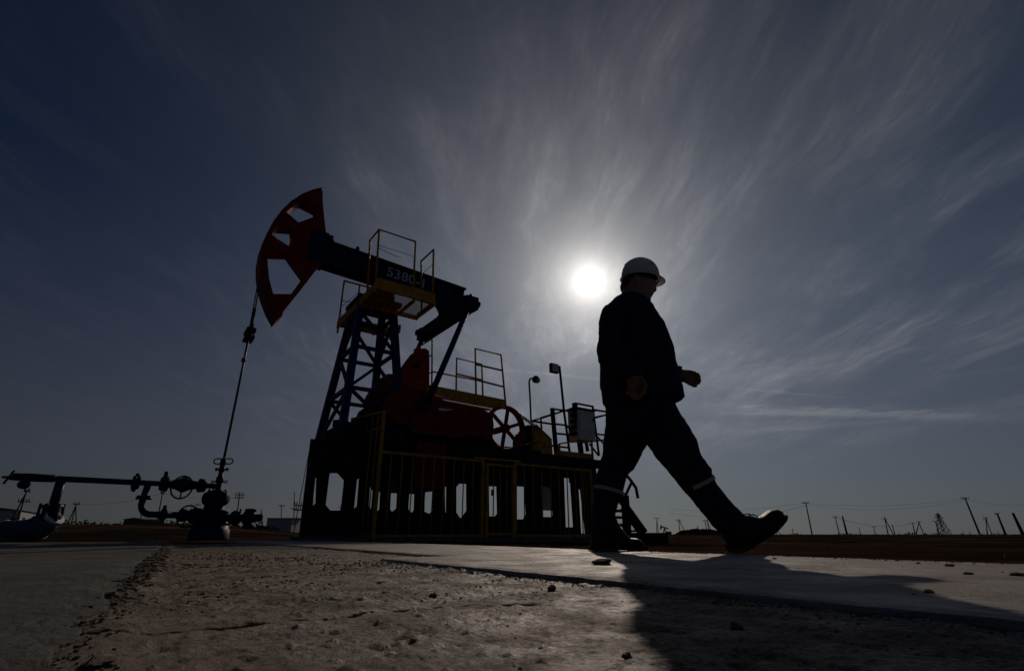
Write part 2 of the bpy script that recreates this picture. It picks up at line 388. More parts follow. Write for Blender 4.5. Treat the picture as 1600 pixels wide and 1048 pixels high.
az = np.radians(np.linspace(-75, 75, 300)); rr = np.concatenate([np.geomspace(.25, 400, 420), np.geomspace(430, 9000, 14)])
AZ, RR = np.meshgrid(az, rr); GX = RR * np.sin(AZ); GY = RR * np.cos(AZ)
tanx = GX / np.maximum(GY, .01)
lft = sstep(-.36, -.56, tanx)
GZ = -.055 + fbm(GX, GY, .9, 5, 3) * .03 * sstep(1, 5, RR) + fbm(GX, GY, .12, 4, 9) * .12 * sstep(12, 40, RR) * sstep(420, 100, RR)
GZ += (.30 + .22 * fbm(GX, GY, .25, 4, 5)) * lft * sstep(14, 34, RR) * sstep(90, 55, RR) + .22 * sstep(-.30, -.42, tanx) * sstep(14, 30, RR) * sstep(90, 55, RR)
GZ += .9 * fbm(GX, GY, .05, 4, 21) * sstep(90, 150, RR) * sstep(420, 200, RR) * .35 - .16 * sstep(90, 400, RR)
sheet('ground', GX, GY, GZ, EARTH)

# middle strip: cracked, gritty old concrete, worked in the pump's axes (s across, w along)
def strip(name, s0, s1, w0, w1, ns, nw, hfun, mat, edge=None):
    s = np.linspace(s0, s1, ns); w = w0 + (w1 - w0) * np.linspace(0, 1, nw)
    Dw = 9.9 - w; 
    S, Wg = np.meshgrid(s, w); Xg = WELL.x + A.x * S + N.x * Wg; Yg = WELL.y + A.y * S + N.y * Wg
    return sheet(name, Xg, Yg, hfun(S, Wg), mat)
def wgrid(n): return None
def sedge(Wg): return -1.13 + .066 * np.maximum(0, 9.6 - Wg)   # broken edge of the grey slab
def crack(S, Wg):                              # distance to the long crack
    w = 9.50 + .012 * np.sin(S * 9) + .04 * vnoise(S * 14, S * 0 + 3, 4)
    return np.abs(Wg - w)
def mid_h(S, Wg):
    h = -.0125 + fbm(S, Wg, 3.0, 4, 31) * .004 + fbm(S, Wg, 22, 6, 33, .74) * .0040
    grit = np.maximum(fbm(S, Wg, 55, 3, 37, .6) - .28, 0) * .008 * np.clip(.6 + 2 * fbm(S, Wg, 3.5, 3, 41), 0, 1.2)
    pits = -np.maximum(fbm(S, Wg, 16, 3, 43, .6) - .42, 0) * .015
    h += grit + pits - .014 * np.exp(-(crack(S, Wg) / .005) ** 2) * sstep(-.45, -.7, S)
    h += .007 * np.exp(-((S - sedge(Wg) - .02 + .03 * vnoise(Wg * 5, Wg * 0, 8)) / .035) ** 2) * np.clip(.5 + 1.4 * fbm(S, Wg, 11, 4, 51), 0, 1.3)   # crumbs along the left joint
    h += .003 * np.exp(-((S + .31) / .035) ** 2) * np.clip(.4 + 1.6 * fbm(S, Wg, 20, 4, 53), 0, 1.5)
    h -= .03 * sstep(4.0, 2.6, Wg)
    return h
def nonuni(a, b, n, k):                        # rows get closer together towards b
    t = np.linspace(0, 1, n); return a + (b - a) * (1 - (np.exp(-k * t) - math.exp(-k)) / (1 - math.exp(-k)))
def strip2(name, svals, wvals, hfun, mat):
    S, Wg = np.meshgrid(svals, wvals); return sheet(name, WELL.x + A.x * S + N.x * Wg, WELL.y + A.y * S + N.y * Wg, hfun(S, Wg), mat)
wv_ = nonuni(2.6, 10.9, 1250, 2.2)
strip2('old_pavement', np.linspace(-1.35, 1.2, 640), wv_, mid_h, OLDC)

def slab_h(top, s0, s1, w0, w1, rag, seed):
    def f(S, Wg):
        e = rag * fbm(S, Wg, 6, 5, seed, .6)
        d = np.minimum(np.minimum(S - s0, s1 - S), np.minimum(Wg - w0, w1 - Wg)) + e
        return top + fbm(S, Wg, 1.2, 3, seed + 3) * .003 + fbm(S, Wg, 30, 3, seed + 5) * .0012 - .075 * sstep(.006, -.006, d) - .004 * sstep(.03, .0, d)
    return f
strip2('pale_pavement', np.unique(np.concatenate([np.linspace(-.34, -.22, 45), np.linspace(-.22, 1.16, 70), np.linspace(1.16, 1.26, 20)])), np.concatenate([np.linspace(8.10, 8.22, 30), nonuni(8.225, 14, 380, -1.0)]), slab_h(0, -.28, 1.20, 8.16, 15, .008, 61), SLAB)
strip2('pale_pavement_far', np.unique(np.concatenate([np.linspace(0, .12, 40), np.linspace(.12, 1.25, 60), np.linspace(1.25, 1.36, 20)])), np.concatenate([np.linspace(1.7, 8.05, 120), np.linspace(8.06, 8.15, 20)]), slab_h(-.001, .06, 1.30, 1.8, 8.145, .008, 67), SLAB)
def left_h(S, Wg):
    e = .035 * fbm(S, Wg, 9, 7, 71, .75)
    d = sedge(Wg) - S + e
    j = np.minimum(np.abs(Wg - 6.78), np.abs(S + 3.2))
    h = -.002 + fbm(S, Wg, 1.5, 3, 73) * .004 + fbm(S, Wg, 26, 4, 75, .6) * .0022 - .03 * sstep(.004, -.006, d) - .006 * sstep(.06, 0, d) - .012 * np.exp(-(j / .008) ** 2)
    return h - .05 * sstep(1.8, 1.2, Wg)
strip2('grey_pavement', np.unique(np.concatenate([np.linspace(-1.2, -.55, 260), np.linspace(-9, -1.2, 170)])), nonuni(1.2, 11.2, 700, 2.2), left_h, GREYC)

# loose grit (uncountable) and single clods
CLOD = worn_mat('clod_earth', [(.3, (.12, .08, .055)), (.5, (.22, .15, .10)), (.7, (.32, .23, .16))], (.03, .02, .02, 1), (.25, .2, .15, 1), 2)
def stone(mb, c, r, flat=.6, sub=1):
    bm = bmesh.new(); bmesh.ops.create_icosphere(bm, subdivisions=sub, radius=1)
    k = Vector((random.random() * 9, random.random() * 9, random.random() * 9)); sx, sy = random.uniform(.7, 1.4), random.uniform(.7, 1.4)
    vs = []
    for v in bm.verts:
        q = v.co * (1 + .55 * noise.noise(v.co * 1.3 + k) + .25 * noise.noise(v.co * 3.5 + k)); vs.append(c + Vector((q.x * r * sx, q.y * r * sy, q.z * r * flat)))
    fs = [[v.index for v in f.verts] for f in bm.faces]; bm.free(); mb.addm(vs, fs, False)
g = MB(); grit_ = []
for i in range(17000):
    k = random.random(); w = random.uniform(6.0, 10.6)
    if k < .30: s = float(sedge(np.float64(w))) + random.gauss(.014, .016); r = .0008 + .0038 * random.random() ** 4
    elif k < .47: s = (-.285 if w > 8.16 else .06) - abs(random.gauss(0, .024)); r = .0008 + .0026 * random.random() ** 3
    else:
        w = random.triangular(6.5, 10.6, 8.9); s = random.uniform(-1.08, -.3); r = .0006 + .0026 * random.random() ** 4
        if noise.noise(Vector((s * 3.5, w * 2.5, 3))) + .6 * noise.noise(Vector((s * 13, w * 11, 3))) < (.02 if w < 9.35 else .16): continue
    dist = F(s, w, 0).length; grit_.append((s, w, r * min(1.9, max(.6, dist * .8))))
for i in range(700):                           # crumbs blown over the slab's far edge
    w = random.uniform(8.3, 11.5); grit_.append((1.13 + random.gauss(0, .025) + .03 * noise.noise(Vector((w * 3, 0, 1))), w, .0012 + .0035 * random.random() ** 4))
for i in range(260): grit_.append((random.uniform(-.2, 1.1), random.uniform(8.3, 10.8), .0007 + .0022 * random.random() ** 4))
gz = mid_h(np.array([q[0] for q in grit_]), np.array([q[1] for q in grit_]))
for (s, w, r), z in zip(grit_, gz): stone(g, F(s, w, (max(float(z), -.014) if s < -.28 or w < 8.16 else .0) + r * .25), r, .65)
tag(g.build('grit', CLOD), kind='stuff')
CLODS = [((940, 882), .030, 'flat dark clod on the pale slab, left of the walker\'s shadow edge'), ((1485, 884), .012, 'small clod at the far edge of the pale slab, third from the right'),
         ((1513, 897), .010, 'small dark clod alone on the pale slab at far right'), ((1452, 926), .010, 'clod lying inside the tip of the cast shadow on the pale slab'),
         ((1402, 876), .009, 'clod at the slab far edge straight right of the raised boot'), ((1210, 873), .010, 'flat clod at the slab edge just right of the boot heel'),
         ((1590, 899), .014, 'flat clod cut by the right edge of the view'), ((1435, 880), .007, 'tiny clod at the slab edge left of the twin clods')]
for (q, r, lab) in CLODS:
    r *= .75
    m = MB(); p = onZ(q[0], q[1], 0.0); stone(m, p + Vector((0, 0, r * .25)), r, .45, 3); m.build('dirt_clod', CLOD, org=p)
    tag(COL.objects[-1], lab, 'clod', 'dirt clods on the slabs')
for (q, r, lab) in [((137, 958), .010, 'largest dark stone in the crumbled joint at left'), ((150, 1045), .008, 'pale stone at the bottom of the crumbled joint'), ((1152, 983), .007, 'dark stone in the walker\'s shadow on the brown concrete'), ((980, 1027), .004, 'small dark stone beside the shadow edge at the bottom'), ((863, 921), .009, 'thin flat dark chip on the brown concrete'), ((677, 932), .006, 'small round dark stone in the middle of the brown concrete')]:
    m = MB(); p = onZ(q[0], q[1], -.0115); stone(m, p + Vector((0, 0, r * .4)), r, .6, 3); m.build('stone', CLOD, org=p)
    tag(COL.objects[-1], lab, 'stone', 'stones on the old concrete')

# ------------------------------------------------------------------ the pumpjack
pump = thing('pumpjack', F(2.4, 0, -.05), 'blue, red and yellow pumpjack with slotted red horse head, numbered beam and lattice tower', 'pumpjack')
def plane(w):                                  # photo tracing laid on the plane w of the pump
    return lambda pts: [U(*q, w) for q in pts]
def sw(s, z, w): return F(s, w, z)
# horse head: 0.36 m thick slotted plate
t = plane(.17)
outer = [c1(*q) for q in [(490, 60), (430, 75), (370, 99), (300, 145), (240, 203), (190, 270), (150, 345), (120, 428), (105, 510), (106, 590), (117, 665), (141, 742), (168, 812), (207, 885), (243, 855), (250, 828), (400, 640), (488, 528), (500, 470), (520, 350), (510, 270), (498, 150), (497, 80)]]
holes = [[c1(*q) for q in h] for h in [[(270, 205), (325, 158), (375, 135), (462, 180), (462, 228), (345, 270)],
         [(178, 350), (195, 312), (228, 292), (312, 300), (318, 338), (297, 425)], [(150, 487), (152, 455), (285, 460), (385, 600), (298, 717), (188, 716), (162, 620)]]]
hh = MB().prism([t(outer)] + [t(h) for h in holes], sw, -.17, .17).build('horse_head', RED, pump)
rim = MB()                                     # rolled rim along the arc
arc = t(outer[:14]); cx, cz = 2.33, 5.38
o_in = [(cx + (s - cx) * 1.0, cz + (z - cz) * 1.0) for s, z in arc]; o_out = [(cx + (s - cx) * 1.006, cz + (z - cz) * 1.006) for s, z in arc]
rim.prism([o_out + o_in[::-1]], sw, -.21, .21); rim.build('rim', RED, hh)
for q in outer[2:13:2]:
    s, z = U(*q, .17); d = Vector((cx - s, cz - z)).normalized() * .12; MB().cyl(F(s + d.x, .17, z + d.y), F(s + d.x, .195, z + d.y), .022, 8).build('rivet', RED, hh)
# walking beam
hx = .30
pa = Vector(U(*c1(430, 392), .13)); pb = Vector(U(*c1(1392, 722), .13))
bd = (pb - pa).normalized(); bn = Vector((-bd.y, bd.x))
q0 = Vector(U(*c1(540, 380), .16)); q1 = Vector(U(*c1(500, 525), .16)); hgt = abs((q0 - q1).dot(bn)); top = (q0 - pa).dot(bn)
mid = top - hgt / 2
ca = pa + bn * mid; te = Vector(U(*c1(1395, 695), .16)); Lb = (te - ca).dot(bd); cb = ca + bd * Lb
beam = MB(); beam.ibeam(F(ca.x, 0, ca.y), F(cb.x, 0, cb.y), hgt, .32, .035, .10)
for k in (.12, .3, .80, .93):             # web stiffeners
    q = ca.lerp(cb, k)
    for sg in (-1, 1): beam.box(F(q.x, sg * .10, q.y), A * .012, N * .05, UP * (hgt / 2 - .04))
wb = beam.build('walking_beam', NAVY, pump)
hg = MB(); hg.pbox(ca.x - .05, ca.x + .32, -.19, .19, ca.y - hgt / 2 - .03, ca.y + hgt / 2 + .12)
hg.cyl(F(q0.x + .02, -.16, q0.y + .06), F(q0.x + .02, .2, q0.y + .06), .05); hg.pbox(q0.x - .1, q0.x + .1, -.14, .14, q0.y - .02, q0.y + .05)
hg.build('head_hinge', NAVY, wb)
bo = MB(); q = Vector(U(*c1(715, 440), .0)); bo.lathe(F(q.x, 0, q.y - .05), UP, [(0, .05), (.08, .05), (.09, .03), (.12, .03)], 10)
bo.build('eye_bolt', NAVY, wb)
def text(s, h, p, xdir, ydir, mat, name, parent, depth=.004, sp=1.0):
    cu = D.curves.new(name, 'FONT'); cu.body = s; cu.size = h; cu.extrude = depth; cu.space_character = sp; cu.offset = h * .012
    tmp = D.objects.new(name, cu); COL.objects.link(tmp)
    dg = bpy.context.evaluated_depsgraph_get(); dg.update(); me = D.meshes.new_from_object(tmp.evaluated_get(dg))
    D.objects.remove(tmp); n = xdir.cross(ydir)
    M = Matrix((xdir, ydir, n)).transposed(); wl = Vector((0, 0, 0)); q = parent
    while q is not None: wl += q.location; q = q.parent
    for v in me.vertices: v.co = p - wl + M @ v.co
    me.materials.clear(); me.materials.append(mat); o = D.objects.new(name, me); COL.objects.link(o); o.parent = parent; return o
bx = (A * bd.x + UP * bd.y).normalized(); by = N.cross(bx); by = by if by.z > 0 else -by
tp = Vector(U(*c1(893, 600), .055))
text('5380-1', .34, F(tp.x, .057, tp.y), bx, by, NUM, 'number', wb, sp=1.06)
# beam saddle and bearing over the tower
PV = (2.42, 4.93)
sb = MB(); sb.pbox(PV[0] - .28, PV[0] + .28, -.22, .22, PV[1] + .02, PV[1] + .16); sb.cyl(F(PV[0], -.42, PV[1] - .06), F(PV[0], .42, PV[1] - .06), .11)
for k in (-1, 1): sb.pbox(PV[0] - .17, PV[0] + .17, k * .36 - .07, k * .36 + .07, PV[1] - .22, PV[1] + .06)
sb.build('saddle_bearing', NAVY, pump)
# lattice tower (Samson post)
def L2(p, q, w): return Vector((*U(*p, w),)), Vector((*U(*q, w),))
legs = {}
tower_top = 4.72; tower_bot = 1.78
spec = {'nl': ((1.93 + .02, .30), (1.72, .78)), 'nr': ((2.66, .30), (2.88, .78)), 'fl': ((1.98, -.34), (1.76, -.92)), 'fr': ((2.66, -.34), (2.88, -.92))}
def legp(k, z):
    (s1, w1), (s0, w0) = spec[k]; f = (z - tower_bot) / (tower_top - tower_bot); return F(s0 + (s1 - s0) * f, w0 + (w1 - w0) * f, z)
for k in spec:
    o = MB().bar(legp(k, tower_bot), legp(k, tower_top), .135, .135, A).build('leg', BLUE if k[0] == 'n' else NAVY, pump)  # same tower paint: near legs lit, far legs shaded, put into the colour
tb = MB(); tb.pbox(1.85, 2.80, -.45, .45, tower_top, tower_top + .09); tb.build('tower_cap', NAVY, pump)
lv = [1.85, 2.72, 3.62, 4.45]
for pr_ in (('nl', 'nr'), ('fl', 'fr'), ('nl', 'fl'), ('nr', 'fr')):
    m = MB()
    for z in lv[1:]: m.bar(legp(pr_[0], z), legp(pr_[1], z), .07, .07)
    for i in range(3):
        a, b = (pr_ if i % 2 == 0 else pr_[::-1]); m.bar(legp(a, lv[i + 1]), legp(b, lv[i]), .06, .06)
    m.build('cross_brace', NAVY if pr_[0] == 'fl' else BLUE, pump)  # far bracing darker too, its shade painted in
sk = MB(); sk.pbox(1.42, 8.3, .62, .86, 1.62, 1.80).pbox(1.95, 8.3, -.96, -.72, 1.62, 1.80)
for s in (2.02, 2.5, 3.7, 5.2, 6.6, 8.15): sk.pbox(s - .09, s + .09, -.72, .62, 1.62, 1.78)
sk.bar(F(1.62, .78, 1.86), F(3.1, .78, 2.45), .12, .12); sk.bar(F(2.0, -.85, 1.86), F(3.1, -.85, 2.45), .12, .12)
sk.build('skid', BLK, pump)
# service platform round the top of the tower
PZ = 4.62
def rail_tube(m, pts, r=.019): m.tube(pts, r * 1.25, 8)
pf = MB()
pf.pbox(1.88, 1.92, -1.12, 1.24, PZ - .09, PZ + .10)                          # left fascia, full depth
pf.pbox(1.88, 3.20, 1.22, 1.26, PZ - .02, PZ + .22)                           # near kick plate
pf.pbox(3.18, 3.22, .42, 1.26, PZ - .06, PZ + .06); pf.pbox(1.9, 3.2, .40, .46, PZ - .10, PZ - .01)
pf.pbox(1.9, 3.2, -1.14, -1.10, PZ - .04, PZ + .20); pf.pbox(3.18, 3.22, -1.12, -.55, PZ - .06, PZ + .12); pf.pbox(1.9, 3.2, -.58, -.53, PZ - .10, PZ - .01)
for s in (2.3, 2.75):
    pf.bar(F(s, .45, PZ - .05), F(s, 1.22, PZ - .05), .05, .06, A); pf.bar(F(s, -1.1, PZ - .05), F(s, -.55, PZ - .05), .05, .06, A)
pf.pbox(1.94, 2.28, .46, 1.2, PZ - .03, PZ - .01)
plat = pf.build('upper_platform', YEL, pump)
# expanded-metal floor: open diamonds
for (wa, wb_) in ((.46, 1.22), (-1.1, -.58)):
    gr = MB()
    k = -1.2
    while k < 1.4:
        for sg in (1, -1):
            pts = []
            for tt in np.linspace(0, 1, 2):
                pts.append((1.92 + k + (tt * (wb_ - wa)) * 1.0 if sg > 0 else 1.92 + k + (1 - tt) * (wb_ - wa), wa + tt * (wb_ - wa)))
            (s0, w0), (s1, w1) = pts
            if min(s0, s1) >= 1.9 and max(s0, s1) <= 3.2: gr.bar(F(s0, w0, PZ - .02), F(s1, w1, PZ - .02), .007, .006, UP)
            else:                               # clip to the floor
                def at(sv): f = (sv - s0) / (s1 - s0); return F(sv, w0 + f * (w1 - w0), PZ - .02)
                lo, hi = sorted((s0, s1)); lo = max(lo, 1.9); hi = min(hi, 3.2)
                if hi - lo > .05: gr.bar(at(lo), at(hi), .007, .006, UP)
        k += .055
    gr.build('mesh_floor', YEL, plat)
pa_ = MB(); w = 1.24; zt = 5.72
def q_(px, py, w=1.24): return UF(*c1(px, py), w)
rail_tube(pa_, [q_(828, 640), q_(850, 315), q_(1077, 390), q_(1062, 700)], .02)
T0 = q_(850, 315); T1 = T0 - N * .52; rail_tube(pa_, [T0, T1, F(1.93, .72, PZ)], .018)
pa_.tube([q_(850, 415), q_(950, 445), q_(1062, 482)], .006, 6); pa_.tube([q_(850, 432), q_(920, 465), q_(960, 483), q_(985, 486)], .006, 6)
pa_.build('handrail', YEL, plat)
pr1 = MB(); T2 = q_(1190, 440); rail_tube(pr1, [q_(1183, 750), T2, T2 - N * .62, F(3.2, .62, PZ)], .019)
pr1.tube([q_(1180, 535), q_(1180, 535) - N * .5 - UP * .02], .006, 6); pr1.build('handrail', YEL, plat)
fr = MB()
for s in (1.92, 2.3): rail_tube(fr, [F(s, -1.12, PZ - .2), F(s, -1.12, PZ + 1.15)], .019)
rail_tube(fr, [F(1.92, -1.12, PZ + 1.15), F(2.75, -1.12, PZ + 1.15)], .018); rail_tube(fr, [F(3.2, -1.12, PZ - .1), F(3.2, -1.12, PZ + 1.05)], .019)
for z in (.25, .62): fr.tube([F(1.92, -1.12, PZ + z), F(2.3, -1.12, PZ + z + .05)], .008, 6)
fr.tube([F(1.92, -1.12, PZ + .45), F(2.3, -1.12, PZ + .95)], .007, 6)
for z in (.2, .45, .7): fr.tube([F(2.3, -1.12, PZ + z), F(2.62, -1.12, PZ + z)], .013, 6)
fr.build('handrail', YEL, plat)
# equalizer, its bearing and the pitman arms
EQ = (4.11, 4.88)
bk = MB(); bk.prism([[U(*c1(*q), .12) for q in [(1225, 765), (1245, 800), (1262, 850), (1300, 870), (1385, 800), (1392, 752), (1392, 722)]]], sw, -.14, .12)
bk.cyl(F(EQ[0] + .02, -.28, EQ[1] + .14), F(EQ[0] + .02, .28, EQ[1] + .14), .12); bk.build('tail_bearing', NAVY, pump)
e = MB(); e.pbox(EQ[0] - .12, EQ[0] + .12, -1.22, 1.12, EQ[1] - .10, EQ[1] + .07); e.pbox(EQ[0] - .16, EQ[0] + .16, -1.22, 1.12, EQ[1] + .07, EQ[1] + .10)
e.pbox(EQ[0] - .16, EQ[0] + .16, -1.22, 1.12, EQ[1] - .13, EQ[1] - .10)
for k in (-1, 1):
    e.pbox(EQ[0] - .15, EQ[0] + .15, k * 1.18 - .10, k * 1.18 + .10, EQ[1] - .15, EQ[1] + .14)
    e.cyl(F(EQ[0] - .22, k * 1.18, EQ[1] + .02), F(EQ[0] + .22, k * 1.18, EQ[1] + .02), .075)
    e.cyl(F(EQ[0], k * 1.18, EQ[1] + .1), F(EQ[0], k * 1.18, EQ[1] + .22), .035)
e.build('equalizer', NAVY, pump)
PIN = U(665, 636, 1.0)
for k in (1, -1):
    m = MB(); m.tube([F(EQ[0], k * 1.16, EQ[1]), F(PIN[0], k * 1.0, PIN[1])], .062, 12); m.ell(F(PIN[0], k * 1.0, PIN[1]), A * .10, N * .07, UP * .11)
    m.ell(F(EQ[0], k * 1.16, EQ[1]), A * .12, N * .1, UP * .12); m.build('pitman_arm', BLUE, pump)
# cranks with counterweights, gearbox, pulley
t = plane(.86)
def crk(w0, w1, col=RED):
    m = MB(); m.prism([t([(608, 618), (624, 606), (640, 606), (664, 612), (700, 629), (756, 641), (768, 648), (770, 664), (768, 686), (752, 685), (715, 679), (646, 668), (616, 660), (600, 640)])], sw, w0, w1)
    m.prism([t([(640, 650), (716, 640), (760, 654), (758, 681), (700, 684), (640, 676)])], sw, w1, w1 + .05)
    for i in range(6): s, z = U(650 + i * 19, 664 + i * 3.0, w1 + .05); m.cyl(F(s, w1, z), F(s, w1 + .075, z), .022, 8)
    return m
o = crk(.74, .90).build('crank', RED, pump)
pl_ = MB(); s0, z0 = U(*c2(1075, 662), .93); s1, z1 = U(*c2(1225, 680), .93)
pl_.bar(F(s0, .925, z0), F(s1, .925, z1), .02, .055); pl_.build('nameplate', WHITE, o)
crk(-.9, -.74).build('crank', RED, pump)
t = plane(-.1)
cw = MB().prism([t([c2(*q) for q in [(775, 480), (780, 425), (812, 345), (850, 290), (890, 240), (930, 212), (975, 212), (1000, 232), (1003, 330), (1001, 480), (960, 560), (790, 560)]])], sw, -.28, -.08)
cw.prism([t([c2(*q) for q in [(640, 440), (700, 395), (745, 395), (780, 470), (790, 560), (600, 640), (555, 600), (580, 540)]])], sw, -.5, -.15)
cwo = cw.build('counterweight', RED, pump)
hb = MB(); s, z = U(*c2(905, 340), -.08); hb.cyl(F(s, -.09, z), F(s, -.04, z), .08); hb.build('bolt', BLK, cwo)
gb = MB(); t = plane(.5)
gb.prism([t([(600, 655), (640, 640), (690, 640), (745, 650), (764, 665), (768, 690), (760, 712), (690, 722), (600, 708)])], sw, -.55, .5)
s0, z0 = U(690, 655, .5); gb.cyl(F(s0, -.74, z0), F(s0, .74, z0), .16); gb.build('gearbox', BLK, pump)
gp = MB(); a_, b_ = U(640, 690, .55), U(682, 770, .55); gp.pbox(a_[0], b_[0], -.55, .885, .9, a_[1] - .02); gp.build('gearbox_pedestal', RED, pump)
gp = MB(); gp.pbox(b_[0] + .02, 6.6, -.6, .45, 1.80, 1.95); gp.pbox(4.3, 5.0, -.5, .45, 2.08, 2.3)
for s in (3.9, 5.0, 6.1): gp.pbox(s - .05, s + .05, .5, .56, 1.8, 2.2)
gp.build('engine_bed', BLK, pump)
WW = .62; sc, zc_ = U(789, 669, WW); Cw = F(sc, WW, zc_); Rw = zc_ - U(789, 703, WW)[1]
fw = MB(); fw.ring(Cw, N, Rw, .045, 40, 8); fw.ring(Cw + N * .06, N, Rw, .035, 40, 8); fw.ring(Cw - N * .06, N, Rw, .035, 40, 8)
fw.cyl(Cw - N * .45, Cw + N * .12, .075)
for k in range(6): a2 = R(20 + 60 * k); fw.bar(Cw, Cw + (A * math.cos(a2) + UP * math.sin(a2)) * Rw, .05, .075, N)
fw.build('pulley', RED, pump)
bl = MB()
M0 = F(sc + 1.12, .45, zc_ - .02)
for w in (-.05, 0, .05): bl.tube([Cw + UP * (Rw + .0) + N * w + A * .12, M0 + UP * .16 + N * w], .012, 6); bl.tube([Cw - UP * (Rw) + N * w, M0 - UP * .14 + N * w], .012, 6)
bl.build('drive_belt', BLK, pump)
# motor and its yellow belt guard
t = plane(.0)
mo = MB(); s, z = U(826, 692, -.1); mo.lathe(F(s, -.45, z), N, [(0, .15), (.03, .27), (.10, .30), (.62, .30), (.70, .26), (.74, .1)], 20)
for k in range(18): a2 = 2 * math.pi * k / 18; mo.bar(F(s + .31 * math.cos(a2), -.33, z + .31 * math.sin(a2)), F(s + .31 * math.cos(a2), .14, z + .31 * math.sin(a2)), .012, .05, A)
mo.pbox(s - .12, s + .12, -.25, .05, z + .27, z + .42); mo.pbox(s - .55, s + .55, -.4, .2, z - .5, z - .3); mo.pbox(s - .95, s - .1, -.4, .1, z - .32, z - .18); mo.build('motor', BLK, pump)
t = plane(.38)
bgm = MB().prism([t([c3(*q) for q in [(938, 680), (1050, 788), (1057, 905), (916, 898), (925, 705)]])], sw, .30, .42)
bgo = bgm.build('belt_guard', YEL, pump)
s, z = U(*c3(1003, 832), .43); MB().ring(F(s, .43, z), N, .055, .012, 16, 6).build('guard_boss', YEL, bgo)
# gearbox platform with kick plate and rails
WP = .95
wp = MB(); P1 = U(675, 605, WP); P2 = U(790, 637, WP); zf = 2.78
sA, sB = P1[0], P2[0]
zA = P1[1]; zB = P2[1]
P1 = U(668, 601, WP); P2 = U(790, 625, WP); P3 = U(788, 638, WP); P4 = U(665, 614, WP); sA, sB = P1[0], P2[0]; zA = (P1[1] + P4[1]) / 2; zB = (P2[1] + P3[1]) / 2; hA = (P1[1] - P4[1]) / 2
wp.prism([[P4, P3, P2, P1]], sw, WP, WP + .03)
wp.prism([[P4, P3, P2, P1]], sw, -WP - .03, -WP)
wp.box(F(sA + .015, 0, zA), A * .015, N * WP, UP * hA)
for k in range(8): w = -.9 + k * .24; wp.bar(F(sA, w, zA), F(sB, w, zB), .10, .03, N)
wpo = wp.build('work_platform', YEL, pump)
def rl(pts, w, name='guard_rail', r=.023):
    m = MB()
    for seg in pts: m.tube([UF(*q, w) for q in seg], r, 8)
    return m.build(name, YEL, wpo)
rl([[(744, 612 + 20), c3(488, 118), c3(680, 163), c3(715, 540)], [c3(495, 235), c3(685, 278)], [c3(500, 350), c3(697, 400)]], WP)
rl([[c3(345, 500), c3(350, 188), c3(537, 233), c3(545, 480)], [c3(350, 305), c3(540, 350)]], .1)
m = MB(); m.tube([UF(*c3(165, 400), WP), UF(*c3(168, 42), WP)], .018, 8); e_ = UF(*c3(168, 42), WP); m.tube([e_, UF(*c3(35, 125), -.1), UF(*c3(38, 180), -.1)], .018, 8)
m.tube([UF(*c3(168, 288), WP), UF(*c3(345, 322), WP), UF(*c3(500, 352), WP)], .016, 8); m.tube([UF(*c3(165, 165), WP), UF(*c3(150, 172), .75)], .014, 8); m.tube([UF(*c3(165, 295), WP), UF(*c3(148, 300), .75)], .014, 8)
m.build('guard_rail', YEL, wpo)
# bridle, carrier bar, polished rod
WB = 0.0
cb_ = UF(*c1(42, 955), 0)
for k in (-1, 1):
    m = MB(); m.tube([UF(*c1(107 if k > 0 else 103, 560), 0) + N * (.14 * k) - A * .02, UF(*c1(100, 640), 0) + N * (.15 * k), cb_ + N * (.14 * k)], .013, 8); m.build('bridle_cable', CABLE, pump)
m = MB(); m.box(cb_, A * .08, N * .19, UP * .035); m.box(cb_ - UP * .14, A * .08, N * .17, UP * .03); m.cyl(cb_ - UP * .18, cb_ + UP * .08, .05, 10)
for k in (-1, 1): m.cyl(cb_ + N * (.14 * k) - UP * .05, cb_ + N * (.14 * k) + UP * .11, .032, 10)
m.build('carrier_bar', BLK, pump)
m = MB(); m.cyl(F(0, 0, 1.15), cb_ + UP * .42, .021, 8); m.cyl(cb_ + UP * .05, cb_ + UP * .48, .033, 8); m.cyl(F(0, 0, 3.05), F(0, 0, 3.12), .04, 8)
m.build('polished_rod', CABLE, pump)

# ------------------------------------------------------------------ steel plinth under the pump
def onS(px, py, s):                            # photo point on the cross plane s of the pump
    d = ray(px, py); t = ((WELL - CAM).dot(A) + s) / d.dot(A); Q = CAM + d * t; return Q
base = thing('pump_base', F(4.8, 0, -.06), 'black plinth of cut out plates carrying the pumpjack behind the yellow fence', 'pump base')
PWN = .82
op = [[c4(*q) for q in h] for h in [
 [(175, 352), (188, 350), (182, 560), (155, 592), (158, 520)], [(300, 312), (365, 312), (418, 372), (402, 600), (385, 624), (300, 624), (262, 580), (285, 340)],
 [(510, 380), (545, 350), (527, 590), (493, 614)], [(632, 418), (660, 458), (645, 620), (620, 590)], [(682, 470), (722, 470), (714, 615), (668, 655)],
 [(808, 400), (856, 357), (869, 362), (856, 605), (840, 622), (814, 638), (798, 612)], [(956, 368), (974, 370), (1010, 408), (1003, 620), (984, 648), (948, 612)],
 [(1088, 428), (1152, 418), (1163, 428), (1160, 622), (1130, 654), (1085, 635)], [(1252, 408), (1274, 430), (1272, 640), (1258, 640)],
 [(1350, 430), (1375, 400), (1440, 402), (1442, 625), (1400, 684), (1378, 684), (1350, 640)]]]
op += [[c5(*q) for q in h] for h in [[(207, 372), (270, 374), (275, 575), (258, 594), (210, 594)], [(397, 372), (475, 376), (486, 580), (465, 616), (415, 616), (400, 600)],
 [(587, 378), (650, 374), (668, 400), (684, 585), (675, 600), (604, 598)], [(752, 282), (808, 282), (838, 718), (768, 718), (765, 560)], [(866, 382), (886, 400), (922, 720), (886, 720)]]]
t = plane(PWN)
